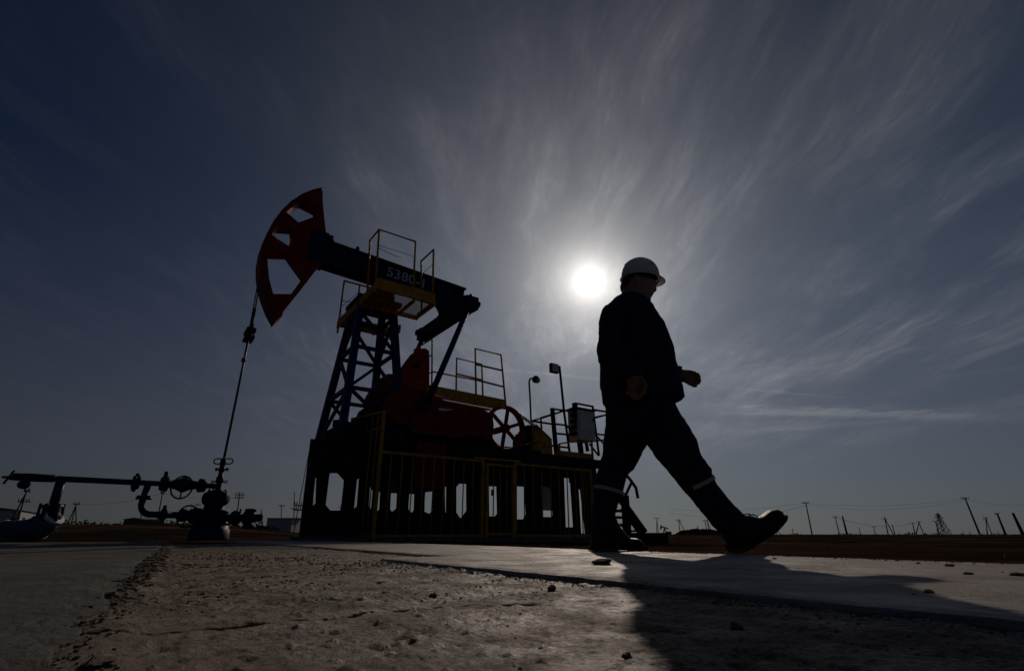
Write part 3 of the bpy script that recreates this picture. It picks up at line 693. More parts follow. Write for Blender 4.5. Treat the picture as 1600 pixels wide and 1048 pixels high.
tb0 = U(486, 686, PWN); tb1 = U(470, 838, PWN); te0 = U(932, 745, PWN)
outl = [(tb1[0] - .02, -.06), (tb0[0], tb0[1] + .01), (tb0[0] + .35, 1.63), (te0[0], 1.63), (te0[0] + .12, -.06)]
MB().prism([outl] + [t(h) for h in op], sw, PWN - .05, PWN).build('side_plate', BLK, base)
fp = MB(); fp.pbox(1.95, 8.6, -PWN, -PWN + .06, 1.52, 1.62); fp.build('rear_beam', BLK, base); MB().pbox(1.8, 8.6, -PWN, -PWN + .06, -.06, .26).build('rear_beam', BLK, base)
for px in (501, 546, 568, 602, 631, 656, 687, 706, 746, 792, 836, 874, 925):
    s, z = U(px, 790, -PWN); wd = .075 if px not in (568, 706) else .04
    c_ = MB().pbox(s - wd, s + wd, -PWN - .03, -PWN + .08, .26, 1.52).build('column', BLK, base)
cm = MB()
for k, s in enumerate((2.0, 3.0, 4.6, 6.2, 7.8)): cm.pbox(s - .06, s + .06, -.77, .77, 1.50, 1.60)
cm.build('cross_member', BLK, base)
ft = MB(); ft.pbox(tb1[0] - .10, 8.7, .55, 1.02, -.08, .05).pbox(1.85, 8.7, -1.0, .55, -.08, .05); ft.build('footing', CONC, base)
# machinery shapes on top of the plinth, left end
jb = MB(); jb.pbox(1.72, 3.9, -.6, .72, 1.80, 2.0); jb.pbox(2.25, 3.6, .3, .7, 2.0, 2.35); jb.cyl(F(1.8, .3, 2.0), F(1.8, .3, 2.12), .12); jb.build('deck_plate', BLK, base)

# ------------------------------------------------------------------ safety fence
fence = thing('safety_fence', F(2.33, 1.2, -.06), 'yellow tube fence with upright bars and a gate along the pump base', 'fence')
FZ = 1.47; FB = .06
def panel(p, q, z0, z1, nb, name='fence_panel', posts=(1, 1), mid=None):
    m = MB(); 
    m.bar(p + UP * z1, q + UP * z1, .045, .045, UP); m.bar(p + UP * z0, q + UP * z0, .045, .045, UP)
    if mid: m.bar(p + UP * mid, q + UP * mid, .035, .035, UP)
    for i, f in enumerate((p, q)):
        if posts[i]: m.bar(f + UP * -.06, f + UP * (z1 + .02), .06, .06, A)
    for i in range(nb): f = p.lerp(q, (i + 1) / (nb + 1)); m.cyl(f + UP * z0, f + UP * z1, .0125, 6)
    return m.build(name, YEL, fence)
c0 = F(2.33, 1.2, 0); g0 = F(4.50, 1.2, 0); g1 = F(5.30, 1.2, 0); e1 = F(7.45, 1.2, 0)
panel(c0, g0, FB, FZ, 9, posts=(0, 1)); panel(g1, e1, FB, FZ, 8)
gt = panel(F(4.60, 1.215, 0), F(5.24, 1.215, 0), FB + .03, FZ - .06, 3, 'gate')
MB().pbox(4.3, 5.45, 1.18, 1.22, FZ + .035, FZ + .075).build('lintel', YEL, fence)
MB().pbox(4.68, 4.74, 1.25, 1.27, .8, .92).build('latch', BLK, gt)
sp = F(2.08, .22, 0); panel(c0, sp, FB, 2.20, 5, mid=1.90)
panel(e1, e1 - N * 1.0, FB, FZ, 5, posts=(0, 1))
MB().pbox(2.3, 7.5, 1.10, 1.30, -.08, .02).build('kerb', CONC, fence)

# ------------------------------------------------------------------ control stand: frame, platform, cabinet, lamps
cs = thing('control_stand', F(8, 0, 1.6), 'dark pipe frame with yellow edged platform holding the control cabinet behind the walker', 'frame')
def tb_(segs, w, r=.025, name='frame_rail', mat=BLK, dw=0):
    for sg in segs: MB().tube([UF(*q, w + (dw if i else 0)) for i, q in enumerate(sg)], r, 8).build(name, mat, cs)
tb_([[c6(482, 568), c6(520, 990)]], 0, .06, 'post')
tb_([[c6(475, 572), c6(600, 590), c6(700, 552)], [c6(498, 710), c6(610, 722)], [c6(515, 797), c6(630, 808), c6(720, 785), c6(975, 812)], [c6(480, 908), c6(625, 925)]], 0, .028)
tb_([[c6(685, 520), c6(745, 975)]], 0, .075, 'post'); tb_([[c6(850, 552), c6(908, 1000)]], 0, .032, 'post')
tb_([[c6(690, 522), c6(855, 553)], [c6(860, 582), c6(990, 602)], [c6(865, 655), c6(990, 622)]], 0, .03)
tb_([[c6(615, 725), c6(670, 785)], [c6(820, 890), c6(905, 1000)], [c6(870, 800), c6(985, 930)], [c6(850, 868), c6(985, 850)]], -.1, .026, 'brace')
tb_([[c6(790, 870), c6(805, 960)]], -.3, .05, 'post')
tb_([[c6(300, 685), c6(378, 658), c6(385, 760)], [c6(300, 685), c6(490, 712)], [c6(378, 658), c6(600, 586)]], -.35, .03)
tb_([[c6(545, 890), c6(550, 1000)], [c6(840, 860), c6(850, 1030)]], .5, .03, 'post', YEL)
tb_([[c6(545, 892), c6(640, 876), c6(840, 868)]], .5, .018, 'guard_rail', YEL)
m = MB(); s0, z0 = U(*c6(530, 975), .5); s1, z1 = U(*c6(858, 965), .5); m.pbox(s0, s1, .47, .5, z0 - .07, z0 + .07); m.pbox(s0, s1, -.4, .47, z0 - .05, z0 - .01); m.build('platform_edge', YEL, cs)
for i in range(5): s = s0 + (s1 - s0) * (i + .5) / 5; MB().cyl(F(s, .48, 1.25), F(s, .48, z0 - .07), .012, 6).build('stanchion', YEL, cs)
for s in (s0 + .1, s1 - .1): MB().pbox(s - .05, s + .05, -.2, .2, 1.8, z0 - .05).build('support', BLK, cs)
cab = thing('control_cabinet', F(8.3, .1, 2.4), 'pale grey control cabinet on the dark pipe frame just left of the walker', 'cabinet')
sa, za = U(903, 640, .12); sb_, zb = U(930.5, 688, .12); sl = onS(893, 640, sa)
m = MB(); dpt = .42; m.pbox(sa, sb_, .12 - dpt, .12, zb - .02, za + .02); m.build('housing', CREAM, cab)
m = MB(); m.pbox(sa + .03, sb_ - .03, .12, .14, zb + .22, za - .02); m.build('door', CREAM, cab)
m = MB(); m.pbox(sa - .03, sb_ + .03, .10 - dpt, .16, za + .02, za + .07); m.build('rain_hood', BLK, cab)
for k in range(4): MB().pbox(sa - .05, sa, -.15, .05, zb + .1 + k * .17, zb + .2 + k * .17).build('gland', BLK, cab)
m = MB(); m.tube([F(sa + .12, .1, zb), F(sa + .1, .1, zb - .2), F(sa + .14, .1, zb - .5)], .012, 6); m.build('cable', BLK, cab)
MB().pbox(sb_ - .08, sb_ - .05, .14, .16, zb + .5, zb + .6).build('handle', BLK, m and cab)
bxo = MB(); s5, z5 = U(846, 750, -.45); s6, z6 = U(866, 797, -.45); bxo.pbox(s5, s6, -.6, -.45, z6, z5); bxo.pbox(s5 + .03, s6 - .03, -.45, -.44, z6 + .04, z5 - .03); bxo.build('junction_box', CREAM, cs)
lp = thing('lamp_post', UF(830, 690, -.2), 'thin curved lamp post with a round dome lamp', 'lamp')
m = MB(); m.tube([UF(*c3(*q), -.2) for q in [(908, 780), (905, 690), (895, 450), (889, 370), (893, 348), (905, 338), (925, 338)]], .024, 10); m.build('pole', BLK, lp)
hc = UF(*c3(938, 345), -.2); ax = (A * .75 - UP * .45 + N * .35).normalized()
m = MB().lathe(hc - ax * .09, ax, [(0, .03), (.01, .06), (.05, .10), (.12, .105), (.13, .10)], 18); m.build('lamp_shade', BLK, lp)
u_ = ax.orthogonal().normalized(); MB().ell(hc + ax * .05, u_ * .085, ax.cross(u_) * .085, ax * .08).build('glass', LENS, lp)
lp = thing('lamp_post', UF(889, 700, .2), 'straight leaning lamp post with a square floodlight', 'lamp')
m = MB(); m.tube([UF(*c6(*q), .2) for q in [(645, 1000), (590, 600), (548, 185)]], .033, 10); m.build('pole', BLK, lp)
k0, k1 = UF(*c6(466, 165), .2), UF(*c6(552, 240), .2); cc = (k0 + k1) / 2
m = MB().box(cc - N * .05, A * .125, N * .05, UP * .125); m.ell(cc + A * .09 - N * .05, A * .07, N * .05, UP * .1); m.build('housing', BLK, lp)
MB().box(cc + N * .012, A * .105, N * .012, UP * .105).build('glass', CREAM, lp)

# ------------------------------------------------------------------ steps behind the walker
G = onY
st = thing('steel_steps', G(1015, 850, 7.6), 'black steel steps with a bent handrail half hidden behind the walker\'s rear leg', 'steps')
m = MB(); b0 = G(992, 832, 7.6); b1 = G(1040, 832, 7.6)
m.box(Vector(((b0.x + b1.x) / 2 - .25, 7.8, .02)), Vector(((b1.x - b0.x) / 2 + .25, 0, 0)), Vector((0, .3, 0)), UP * .085); m.build('base', BLK, st)
m = MB(); m.tube([G(*c5(*q), 7.6) for q in [(1150, 250), (1225, 300), (1250, 330), (1288, 385), (1303, 462)]], .022, 8); m.tube([G(*c5(1255, 345), 7.6), G(*c5(1205, 455), 7.6)], .02, 8); m.build('handrail', BLK, st)
for yd in (7.6, 8.05):
    m = MB(); m.bar(G(*c5(1200, 520), yd), G(*c5(1345, 722), yd), .05, .13, Vector((0, 1, 0))); m.bar(G(*c5(1205, 440), yd), G(*c5(1225, 730), yd), .05, .11, Vector((0, 1, 0))); m.build('stringer', BLK, st)
m = MB()
for f in (.15, .4, .65, .9): q = G(*c5(1200, 520), 7.6).lerp(G(*c5(1345, 722), 7.6), f); m.box(q + Vector((-.05, .22, 0)), Vector((.09, 0, 0)), Vector((0, .22, 0)), UP * .012)
m.build('tread', BLK, st)
for p0_, p1_, r_ in (((1140, 600), (1215, 600), .015), ((1150, 660), (1215, 662), .015), ((1130, 420), (1215, 520), .05)): MB().tube([G(*c5(*p0_), 7.6), G(*c5(*p1_), 7.6)], r_, 8).build('brace', BLK, st)

# ------------------------------------------------------------------ wellhead
def c10(x, y): return (200 + x / 7.27, 720 + y / 7.27)
wh = thing('wellhead', Vector((WELL.x, WELL.y, -.06)), 'dark blue wellhead tree where the polished rod enters', 'wellhead')
PX = .0098                                     # metres per photo pixel at the wellhead
X0 = WELL.x
def wz(y): return G(340, 720 + y / 7.27, 9.0).z
def lat(name, prof, mat=NAVY, dx=0, parent=None, n=20):   # prof: (crop y, radius in crop px)
    return MB().lathe(Vector((X0 + dx, 9, 0)), UP, sorted((wz(y), r / 7.27 * PX) for y, r in prof), n).build(name, mat, parent or wh)
lat('base_flange', [(900, 225), (880, 225), (780, 222), (770, 205), (735, 205), (730, 150), (700, 150)])
lat('casing_head', [(730, 150), (722, 185), (690, 185), (685, 150), (600, 150), (590, 172), (555, 172), (550, 120), (500, 112)])
bd_ = MB().lathe(Vector((X0, 9, 0)), UP, sorted((wz(y), r / 7.27 * PX) for y, r in [(520, 100), (500, 118), (350, 112), (338, 70), (330, 60)]), 20)
for k in (-1, 1): bd_.lathe(Vector((X0, 9, wz(425))), Vector((k, 0, 0)), [(0, .09), (.14, .10), (.155, .11), (.185, .10), (.195, .03)], 20)
for k in range(8): a2 = math.pi * 2 * k / 8; p = Vector((X0 + .13 * math.cos(a2), 9 + .13 * math.sin(a2), 0)); bd_.cyl(p + UP * wz(350), p + UP * wz(322), .014, 6)
bd_.build('blowout_preventer', NAVY, wh)
lat('tee', [(340, 30), (250, 30), (245, 45), (180, 42), (175, 30), (120, 28)])
lat('stuffing_box', [(125, 30), (100, 38), (80, 38), (75, 30), (20, 36), (-20, 34), (-28, 18), (-60, 12)])
m = MB(); zl = G(348, 720.5, 9).z
for k in (-1, 1): m.tube([Vector((X0 + k * x, 9, zl + z)) for x, z in [(.04, .045), (.13, .045), (.16, .03), (.165, 0), (.15, -.03), (.11, -.045), (.03, -.04)]], .011, 8)
m.build('clamp_handle', BLK, wh)
for y in (235, 95):
    m = MB()
    for k in (-1, 1): m.ring(Vector((X0 + k * (.115 if y > 200 else .09), 9, wz(y))), Vector((0, 1, 0)), .022, .008, 12, 6); m.tube([Vector((X0, 9, wz(y))), Vector((X0 + k * .1, 9, wz(y)))], .012, 6)
    m.build('wing_bolt', BLK, wh)
YV = Vector((0, 1, 0)); XV = Vector((1, 0, 0))
def gx(x): return G(200 + x / 7.27, 800, 9.0).x
m = MB(); z = wz(645); m.lathe(Vector((X0, 9, z)), XV, [(0, .06), (gx(1190) - X0, .06), (gx(1192) - X0, .10), (gx(1225) - X0, .125), (gx(1270) - X0, .10), (gx(1290) - X0, .06), (gx(1330) - X0, .06), (gx(1332) - X0, .1), (gx(1350) - X0, .1), (gx(1352) - X0, .07), (gx(1440) - X0, .07), (gx(1442) - X0, .06), (gx(1490) - X0, .06), (gx(1500) - X0, .065), (gx(1528) - X0, .05)], 16)
m.lathe(Vector((gx(1392), 9, z - .17)), UP, [(0, .05), (.02, .09), (.06, .09), (.08, .06), (.26, .06), (.27, .085), (.30, .095), (.315, .06)], 16); m.cyl(Vector((gx(1392), 9, z)), Vector((gx(1392), 9, wz(545))), .008, 6)
m.cyl(Vector((gx(1275), 9, z)), Vector((gx(1275), 9, wz(540))), .016, 6); m.build('side_valve', NAVY, wh)
# ------------------------------------------------------------------ flow line with its valves
ZP = .82
def hp(x, y=None): return onZ(*c10(x, 287 if y is None else y), ZP)
pr = Vector((X0, 9.0, wz(287))); plf = onZ(*c9(75, 245), ZP); ld_ = (plf - pr).normalized()
def onl(px):                                   # point of the line seen at this photo column
    d = ray(px, 755); k = d.x / d.y; t_ = (pr.x - k * pr.y) / (k * ld_.y - ld_.x); return pr + ld_ * t_
fl = thing('flow_line', pr + UP * -.9, 'blue flow line pipe running left from the wellhead with two handwheel valves', 'pipe')
pj = onl(92)
m = MB(); m.tube([pr, onl(18)], .042, 14); m.build('upper_pipe', NAVY, fl)
def fit(name, px, prof, mat=NAVY, n=16, par=None):
    c = onl(px); return MB().lathe(c, ld_, prof, n).build(name, mat, par or fl)
fit('flange', 212, [(-.05, .05), (-.045, .10), (-.01, .10), (-.008, .06), (.008, .06), (.01, .10), (.045, .10), (.05, .05)])
m = MB()
for px, (dz) in ((212, 1),): c = onl(px); m.cyl(c - UP * .13, c + UP * .14, .014, 6); m.cyl(c + UP * .08, c + UP * .13, .03, 6); m.cyl(c - UP * .13 + XV * -.02, c - UP * .08, .03, 6)
m.build('flange_bolt', NAVY, fl)
fit('sleeve', 47, [(-.25, .045), (-.24, .054), (.0, .056), (.12, .052), (.22, .048), (.23, .04)])
v = fit('valve', 287, [(-.33, .05), (-.32, .10), (-.27, .11), (-.22, .11), (-.2, .06), (-.1, .08), (0, .13), (.1, .08), (.2, .06), (.22, .12), (.27, .12), (.32, .10), (.33, .05)])
c = onl(286) + Vector((.13, -.22, -.06)); m = MB(); m.ring(c, YV, .17, .013, 36, 8)
for k in range(3): a2 = R(35 + 120 * k); m.tube([c, c + (XV * math.cos(a2) + UP * math.sin(a2)) * .165], .011, 6)
m.cyl(c, c - Vector((0, -.25, 0)), .02, 8); m.build('handwheel', BLK, v)
c = onl(255); m = MB(); m.cyl(c, c + UP * .12, .015, 8); m.cyl(c + UP * .10 + XV * .01, c + UP * .19 + XV * .015, .03, 10); m.build('needle_valve', NAVY, fl)
# downcomer, elbow and lower run back to the casing head
jt = onl(232); zlow = wz(622); jl = Vector((jt.x - .03, jt.y, zlow))
arc_ = [jl + Vector((.17 - .17 * math.cos(a2), 0, .17 - .17 * math.sin(a2))) for a2 in [R(k) for k in range(0, 91, 15)]]
m = MB(); m.tube([jt] + arc_ + [Vector((X0 - .1, 9.0, zlow))], .047, 14); m.build('lower_pipe', NAVY, fl)
c = Vector((jt.x - .015, jt.y, wz(445))); MB().lathe(c, UP, [(-.03, .05), (-.028, .11), (.0, .11), (.003, .1), (.028, .1), (.03, .05)], 16).build('flange', NAVY, fl)
ldir = (Vector((X0 - .1, 9.0, zlow)) - arc_[-1]).normalized(); Lw = (Vector((X0 - .1, 9.0, zlow)) - arc_[-1]).length
m = MB().lathe(arc_[-1], ldir, [(.15, .05), (.16, .09), (.2, .1), (.24, .05), (.42, .05), (.43, .1), (.50, .1), (.53, .07), (.62, .12), (.72, .12), (.8, .07), (.86, .1), (.9, .1), (.91, .05)], 16)
m.cyl(arc_[-1] + ldir * .19, arc_[-1] + ldir * .19 + UP * .14, .03, 8); vb = m.build('valve', NAVY, fl)
c = arc_[-1] + ldir * .66 + Vector((0, -.2, -.02)); m = MB(); m.ring(c, YV, .165, .013, 36, 8)
for k in range(3): a2 = R(10 + 120 * k); m.tube([c, c + (XV * math.cos(a2) + UP * math.sin(a2)) * .165], .011, 6)
m.cyl(c, c + Vector((0, .2, 0)), .02, 8); m.build('handwheel', BLK, vb)
# left end: cross handle, drain bulb, branch down to the wrapped pipe
hd = G(*c9(52, 248), plf.y - .1); m = MB(); m.tube([G(*c9(20, 287), hd.y), G(*c9(86, 208), hd.y)], .014, 8); m.cyl(hd - XV * .09, onl(22), .016, 8); m.build('cross_handle', BLK, fl)
c = G(*c9(142, 292), plf.y + .1); m = MB(); m.ell(c, XV * .075, YV * .07, UP * .06); m.cyl(c, Vector((c.x + .03, c.y, ZP)), .05, 12); m.build('drain_valve', NAVY, fl)
b0 = onl(94); b1 = G(*c9(310, 440), b0.y); m = MB(); m.tube([b0, b1], .058, 14); m.build('branch_pipe', BLUE, fl)
c = G(*c9(305, 445), b0.y); m = MB(); ax = (b0 - b1).normalized(); m.lathe(c, ax, [(-.13, .08), (-.12, .14), (-.07, .15), (-.04, .10), (.02, .10), (.03, .13), (.07, .13), (.08, .06)], 14)
for k in range(6): a2 = k * math.pi / 3; u_ = ax.orthogonal().normalized(); q = c + (u_ * math.cos(a2) + ax.cross(u_) * math.sin(a2)) * .13; m.cyl(q - ax * .16, q + ax * .09, .018, 6)
m.cyl(c + Vector((.1, -.05, .1)), c + Vector((.15, -.05, -.15)), .02, 6); m.build('flanged_joint', NAVY, fl)
ip = thing('wrapped_pipe', G(60, 835, b0.y), 'thick pipe in bluish insulation wrap curving up at the left edge', 'pipe')
pts = [G(*c9(x, y), b0.y) for x, y in [(-260, 585), (-60, 582), (60, 580), (130, 577), (190, 565), (240, 543), (285, 515), (318, 488)]]
m = MB(); m.tube(pts, [.165, .165, .165, .165, .165, .163, .15, .13], 22); o = m.build('insulation', FOIL, ip)
m = MB(); d = (pts[-1] - pts[-2]).normalized(); m.tube([pts[-1] - d * .02, pts[-1] + d * .03], .138, 22); m.build('end_collar', WHITE, ip)
for x in (20, 150, 235): m = MB(); c = G(*c9(x, 580 if x < 200 else 545), b0.y); m.ring(c, (Vector((1, 0, .05)) if x < 200 else Vector((1, 0, .5))), .168, .006, 28, 6); m.build('band', STEEL, ip)
m = MB(); m.box(G(*c9(90, 612), b0.y) - UP * .05, XV * .12, YV * .15, UP * .06); m.build('support_block', CONC, ip)

# ------------------------------------------------------------------ the walker
JAC = paint('navy_workwear', (.012, .016, .040), .85, vary=.2, scale=14, bump=.5, spec=.2)
TRO = paint('navy_trousers', (.010, .013, .032), .85, vary=.2, scale=14, bump=.5, spec=.2)
SKIN = paint('skin', (.30, .15, .10), .55, vary=.08, bump=.1)
HAIR = paint('dark_hair', (.03, .025, .02), .7)
GLV = paint('tan_glove', (.26, .13, .045), .8, vary=.25, scale=25, bump=.5)
BOOT = paint('black_leather', (.008, .0075, .0075), .42, vary=.3, scale=30, bump=.3, spec=.22)
SOLE = paint('boot_rubber', (.015, .014, .013), .8)
HELM = paint('white_helmet_shell', (.86, .84, .80), .35, vary=.04, scale=3, bump=.03, rust=.12, trans=.5)
TAPE = paint('reflective_tape', (.30, .30, .29), .5, vary=.1, scale=30)
YB = 2.93; YN = 2.70; YF = 3.14                 # trunk, near side, far side
def p7(x, y, Yd=YB): return onY(*c7(x, y), Yd)
def p8(x, y, Yd=YB): return onY(*c8(x, y), Yd)
def sec7(l, r, b, Yd=YB): return (p7(*l, Yd), p7(*r, Yd), b)
def sec8(l, r, b, Yd=YB): return (p8(*l, Yd), p8(*r, Yd), b)
def grow(sec, k, kb=None): c = (sec[0] + sec[1]) / 2; return (c + (sec[0] - c) * k, c + (sec[1] - c) * k, sec[2] * (kb or k))

torso = [sec7((345, 306), (474, 338), .085), sec7((322, 322), (480, 352), .12), sec7((285, 346), (486, 366), .17), sec7((256, 376), (494, 384), .205), sec7((228, 425), (522, 430), .23), sec7((220, 500), (573, 500), .225),
         sec7((222, 580), (610, 580), .22), sec7((226, 650), (634, 650), .22), sec7((222, 720), (650, 720), .22), sec7((222, 800), (668, 785), .215), sec7((230, 860), (683, 850), .21), sec7((238, 925), (694, 912), .205), sec7((243, 952), (640, 938), .19)]
armN = [sec7((268, 352), (350, 372), .05, 2.75), sec7((230, 388), (345, 415), .08, 2.70), sec7((207, 450), (335, 460), .085, 2.67), sec7((204, 540), (330, 545), .08, 2.655), sec7((196, 640), (335, 600), .08, 2.645), sec7((212, 705), (360, 625), .075, 2.64), sec7((290, 765), (420, 668), .068, 2.635), sec7((362, 782), (470, 735), .06, 2.63), sec7((364, 790), (474, 776), .052, 2.63)]
armF = [sec7((340, 350), (440, 350), .07, 3.12), sec7((370, 450), (480, 440), .075, 3.16), sec7((430, 560), (550, 530), .075, 3.18), sec7((500, 690), (590, 610), .07, 3.18), sec7((580, 770), (640, 690), .06, 3.16), sec7((652, 798), (664, 716), .052, 3.14), sec7((668, 806), (688, 722), .048, 3.13)]
legR = [sec8((250, 60), (560, 60), .17, YB), sec8((246, 140), (520, 150), .15, 2.99), sec8((240, 250), (500, 262), .125, 3.02), sec8((224, 350), (450, 352), .105, 3.04), sec8((204, 425), (408, 425), .095, 3.05), sec8((188, 480), (366, 470), .088, 3.05), sec8((178, 540), (354, 545), .085, 3.05), sec8((171, 620), (318, 622), .075, 3.05), sec8((165, 700), (306, 700), .074, 3.05), sec8((160, 770), (322, 752), .074, 3.05), sec8((156, 812), (338, 786), .072, 3.05)]
legF = [sec8((400, 60), (646, 60), .16, YB), sec8((430, 150), (706, 150), .145, 2.86), sec8((482, 262), (762, 235), .125, 2.80), sec8((535, 330), (790, 300), .112, 2.78), sec8((560, 362), (800, 345), .105, 2.775), sec8((572, 378), (818, 362), .105, 2.775), sec8((640, 462), (858, 425), .098, 2.77), sec8((700, 540), (872, 475), .09, 2.77), sec8((722, 565), (895, 515), .088, 2.77), sec8((790, 645), (960, 590), .08, 2.77), sec8((850, 712), (1010, 645), .074, 2.77), sec8((888, 762), (1050, 686), .076, 2.77), sec8((916, 802), (1064, 694), .074, 2.77)]
head = [sec7((390, 150), (510, 150), .05), sec7((362, 175), (536, 172), .066), sec7((350, 195), (543, 190), .074), sec7((345, 212), (546, 208), .079), sec7((340, 228), (539, 226), .083), sec7((342, 246), (540, 242), .08), sec7((346, 270), (532, 268), .077), sec7((352, 288), (527, 286), .072), sec7((372, 305), (519, 301), .066), sec7((395, 318), (512, 316), .06), sec7((420, 334), (513, 334), .052), sec7((445, 350), (508, 349), .042), sec7((462, 358), (490, 356), .025)]
neck = [sec7((350, 225), (470, 235), .058), sec7((348, 270), (478, 300), .06), sec7((330, 320), (480, 345), .07), sec7((290, 370), (480, 380), .09)]
foot0 = p8(290, 893, 3.05)
mb = MB(); mb.loft([grow(s, .90) for s in torso[1:]], 32, 2.3); mb.loft([grow(s, .80) for s in armN]); mb.loft([grow(s, .80) for s in armF])
mb.loft([grow(s, .84) for s in legR]); mb.loft([grow(s, .84) for s in legF]); mb.loft(head, 28, 2.2); mb.loft(neck)
# nose, brow, lips, chin, ears
mb.loft([sec7((530, 222), (541, 222), .008), sec7((526, 242), (543, 242), .011), sec7((522, 262), (549, 264), .015), sec7((520, 276), (550, 277), .019), sec7((520, 287), (535, 286), .016)], 12)
mb.loft([sec7((520, 292), (529, 293), .022), sec7((512, 297), (531, 298), .026), sec7((508, 303), (522, 303), .028)], 12); mb.loft([sec7((506, 305), (522, 305), .026), sec7((500, 312), (522, 311), .022), sec7((498, 318), (512, 318), .018)], 12)
mb.loft([sec7((515, 212), (545, 212), .055), sec7((518, 222), (544, 222), .05)], 14)
for sg in (-1, 1): e = p7(418, 240, YB); e.y += sg * .084; mb.ell(e, XV * .018, YV * .010, UP * .033)
# wrists
mb.loft([grow(armN[-1], .7), sec7((385, 800), (462, 795), .03, 2.63), sec7((378, 850), (465, 845), .02, 2.62)], 14)
mb.loft([grow(armF[-1], .7), sec7((690, 795), (712, 742), .028, 3.12), sec7((740, 800), (750, 755), .02, 3.11)], 14)
# feet inside the boots
mb.loft([sec8((180, 740), (300, 740), .05, 3.05), sec8((185, 860), (330, 840), .045, 3.05), sec8((330, 880), (440, 860), .035, 3.04)], 14)
mb.loft([sec8((905, 770), (1040, 700), .05, 2.77), sec8((985, 870), (1070, 730), .045, 2.77), sec8((1130, 810), (1140, 720), .04, 2.77), sec8((1240, 730), (1225, 690), .03, 2.77)], 14)
body = mb.build('person', SKIN, org=foot0); fine(body, .009, 3); body.data.materials[0] = SKIN
tag(body, 'worker in a white helmet, navy jacket and trousers striding to the right with tan gloves', 'person')
# jacket with both sleeves
mb = MB(); mb.loft(torso, 40, 2.35); mb.loft(armN, 24); mb.loft(armF, 24)
mb.loft([sec7((196, 640), (250, 640), .05, 2.66), sec7((205, 690), (260, 690), .05, 2.66)], 12)
jk = mb.build('jacket', JAC, body); fine(jk, .009, 3, .024, .10)
mb = MB(); mb.loft([sec7((341, 298), (470, 326), .070), sec7((336, 316), (480, 346), .088), sec7((315, 340), (487, 364), .118)], 28, cap=False); mb.build('collar', JAC, jk)
for s_, nm in ((armN[-1], 1), (armF[-1], 2)): a_ = grow(s_, 1.05); c_ = armN[-2] if nm == 1 else armF[-2]; MB().loft([(s_[0].lerp(c_[0], .8), s_[1].lerp(c_[1], .8), s_[2] * 1.04), a_], 20).build('cuff', JAC, jk)
mb = MB(); mb.loft([(s_[0] + (s_[0] - s_[1]) * .006, s_[1] + (s_[1] - s_[0]) * .006, s_[2] * 1.02) for s_ in torso[-3:-1]], 40, 2.35, cap=False); mb.build('waistband', JAC, jk)
q = [p7(445, 640, 2.70), p7(455, 740, 2.70)]; mb = MB().bar(q[0], q[1], .012, .008, YV); mb.build('pocket_flap', JAC, jk)
# trousers
mb = MB(); mb.loft([sec7((250, 900), (640, 900), .18)] + [sec8((252, 30), (640, 30), .185), sec8((250, 90), (655, 90), .18), sec8((250, 160), (690, 170), .15), sec8((300, 230), (650, 235), .12), ], 32, 2.2)
mb.loft(legR, 28); mb.loft(legF, 28)
for (l, r) in (((555, 352), (803, 334)), ((575, 384), (832, 372)), ((630, 450), (862, 418))): mb.loft([grow(sec8(l, r, .103, 2.775), .96), grow(sec8((l[0] + 6, l[1] + 8), (r[0] + 4, r[1] + 9), .105, 2.775), 1.01), grow(sec8((l[0] + 12, l[1] + 16), (r[0] + 6, r[1] + 20), .103, 2.775), .96)], 24)
for (l, r) in (((212, 398), (428, 392)), ((190, 480), (372, 462))): mb.loft([grow(sec8(l, r, .094, 3.05), .96), grow(sec8((l[0] - 2, l[1] + 10), (r[0] - 4, r[1] + 10), .096, 3.05), 1.01), grow(sec8((l[0] - 3, l[1] + 20), (r[0] - 8, r[1] + 20), .094, 3.05), .96)], 24)
tr = mb.build('trousers', TRO, body); fine(tr, .009, 2, .017, .075)
MB().loft([grow(sec8((182, 512), (358, 562), .093, 3.05), 1.0, 1.07), grow(sec8((179, 532), (356, 584), .092, 3.05), 1.0, 1.07)], 28, cap=False).build('reflective_band', TAPE, tr)
MB().loft([grow(sec8((708, 540), (870, 455), .097, 2.77), 1.0, 1.09), grow(sec8((724, 560), (881, 477), .095, 2.77), 1.0, 1.09)], 28, cap=False).build('reflective_band', TAPE, tr)
# boots
def boot(secs, sole, Yd, lace, b):
    mb = MB()
    for g_ in secs: mb.loft([sec8(l, r, bb, Yd) for l, r, bb in g_], 22, 2.5)
    o = mb.build('boot', BOOT, body); fine(o, .006, 2)
    m = MB(); pts = [p8(*q, Yd) for q in sole]; pl2 = [(q.x, q.z) for q in pts]
    m.prism([pl2], lambda x, z, t: Vector((x, Yd + t, z)), -b, b); m.build('sole', SOLE, o)
    m = MB()
    for q0_, q1_ in lace: m.tube([p8(*q0_, Yd - .03), p8((q0_[0] + q1_[0]) / 2, min(q0_[1], q1_[1]) - 6, Yd), p8(*q1_, Yd + .02)], .0028, 6)
    m.build('lace', BOOT, o); return o
boot([[((165, 690), (303, 688), .062), ((162, 760), (322, 740), .06), ((160, 820), (352, 790), .056), ((160, 880), (372, 850), .052)],
      [((158, 884), (162, 790), .042), ((200, 886), (205, 740), .05), ((300, 886), (300, 730), .054), ((350, 886), (348, 775), .054), ((385, 886), (385, 822), .054), ((430, 886), (428, 824), .054), ((460, 886), (455, 838), .045), ((474, 884), (470, 862), .028)]],
     [(152, 896), (150, 872), (165, 874), (300, 876), (470, 868), (480, 876), (480, 894), (470, 897), (372, 897), (350, 893), (325, 893), (300, 898), (220, 898)], 3.05, [((322, 742), (345, 760))], .052)
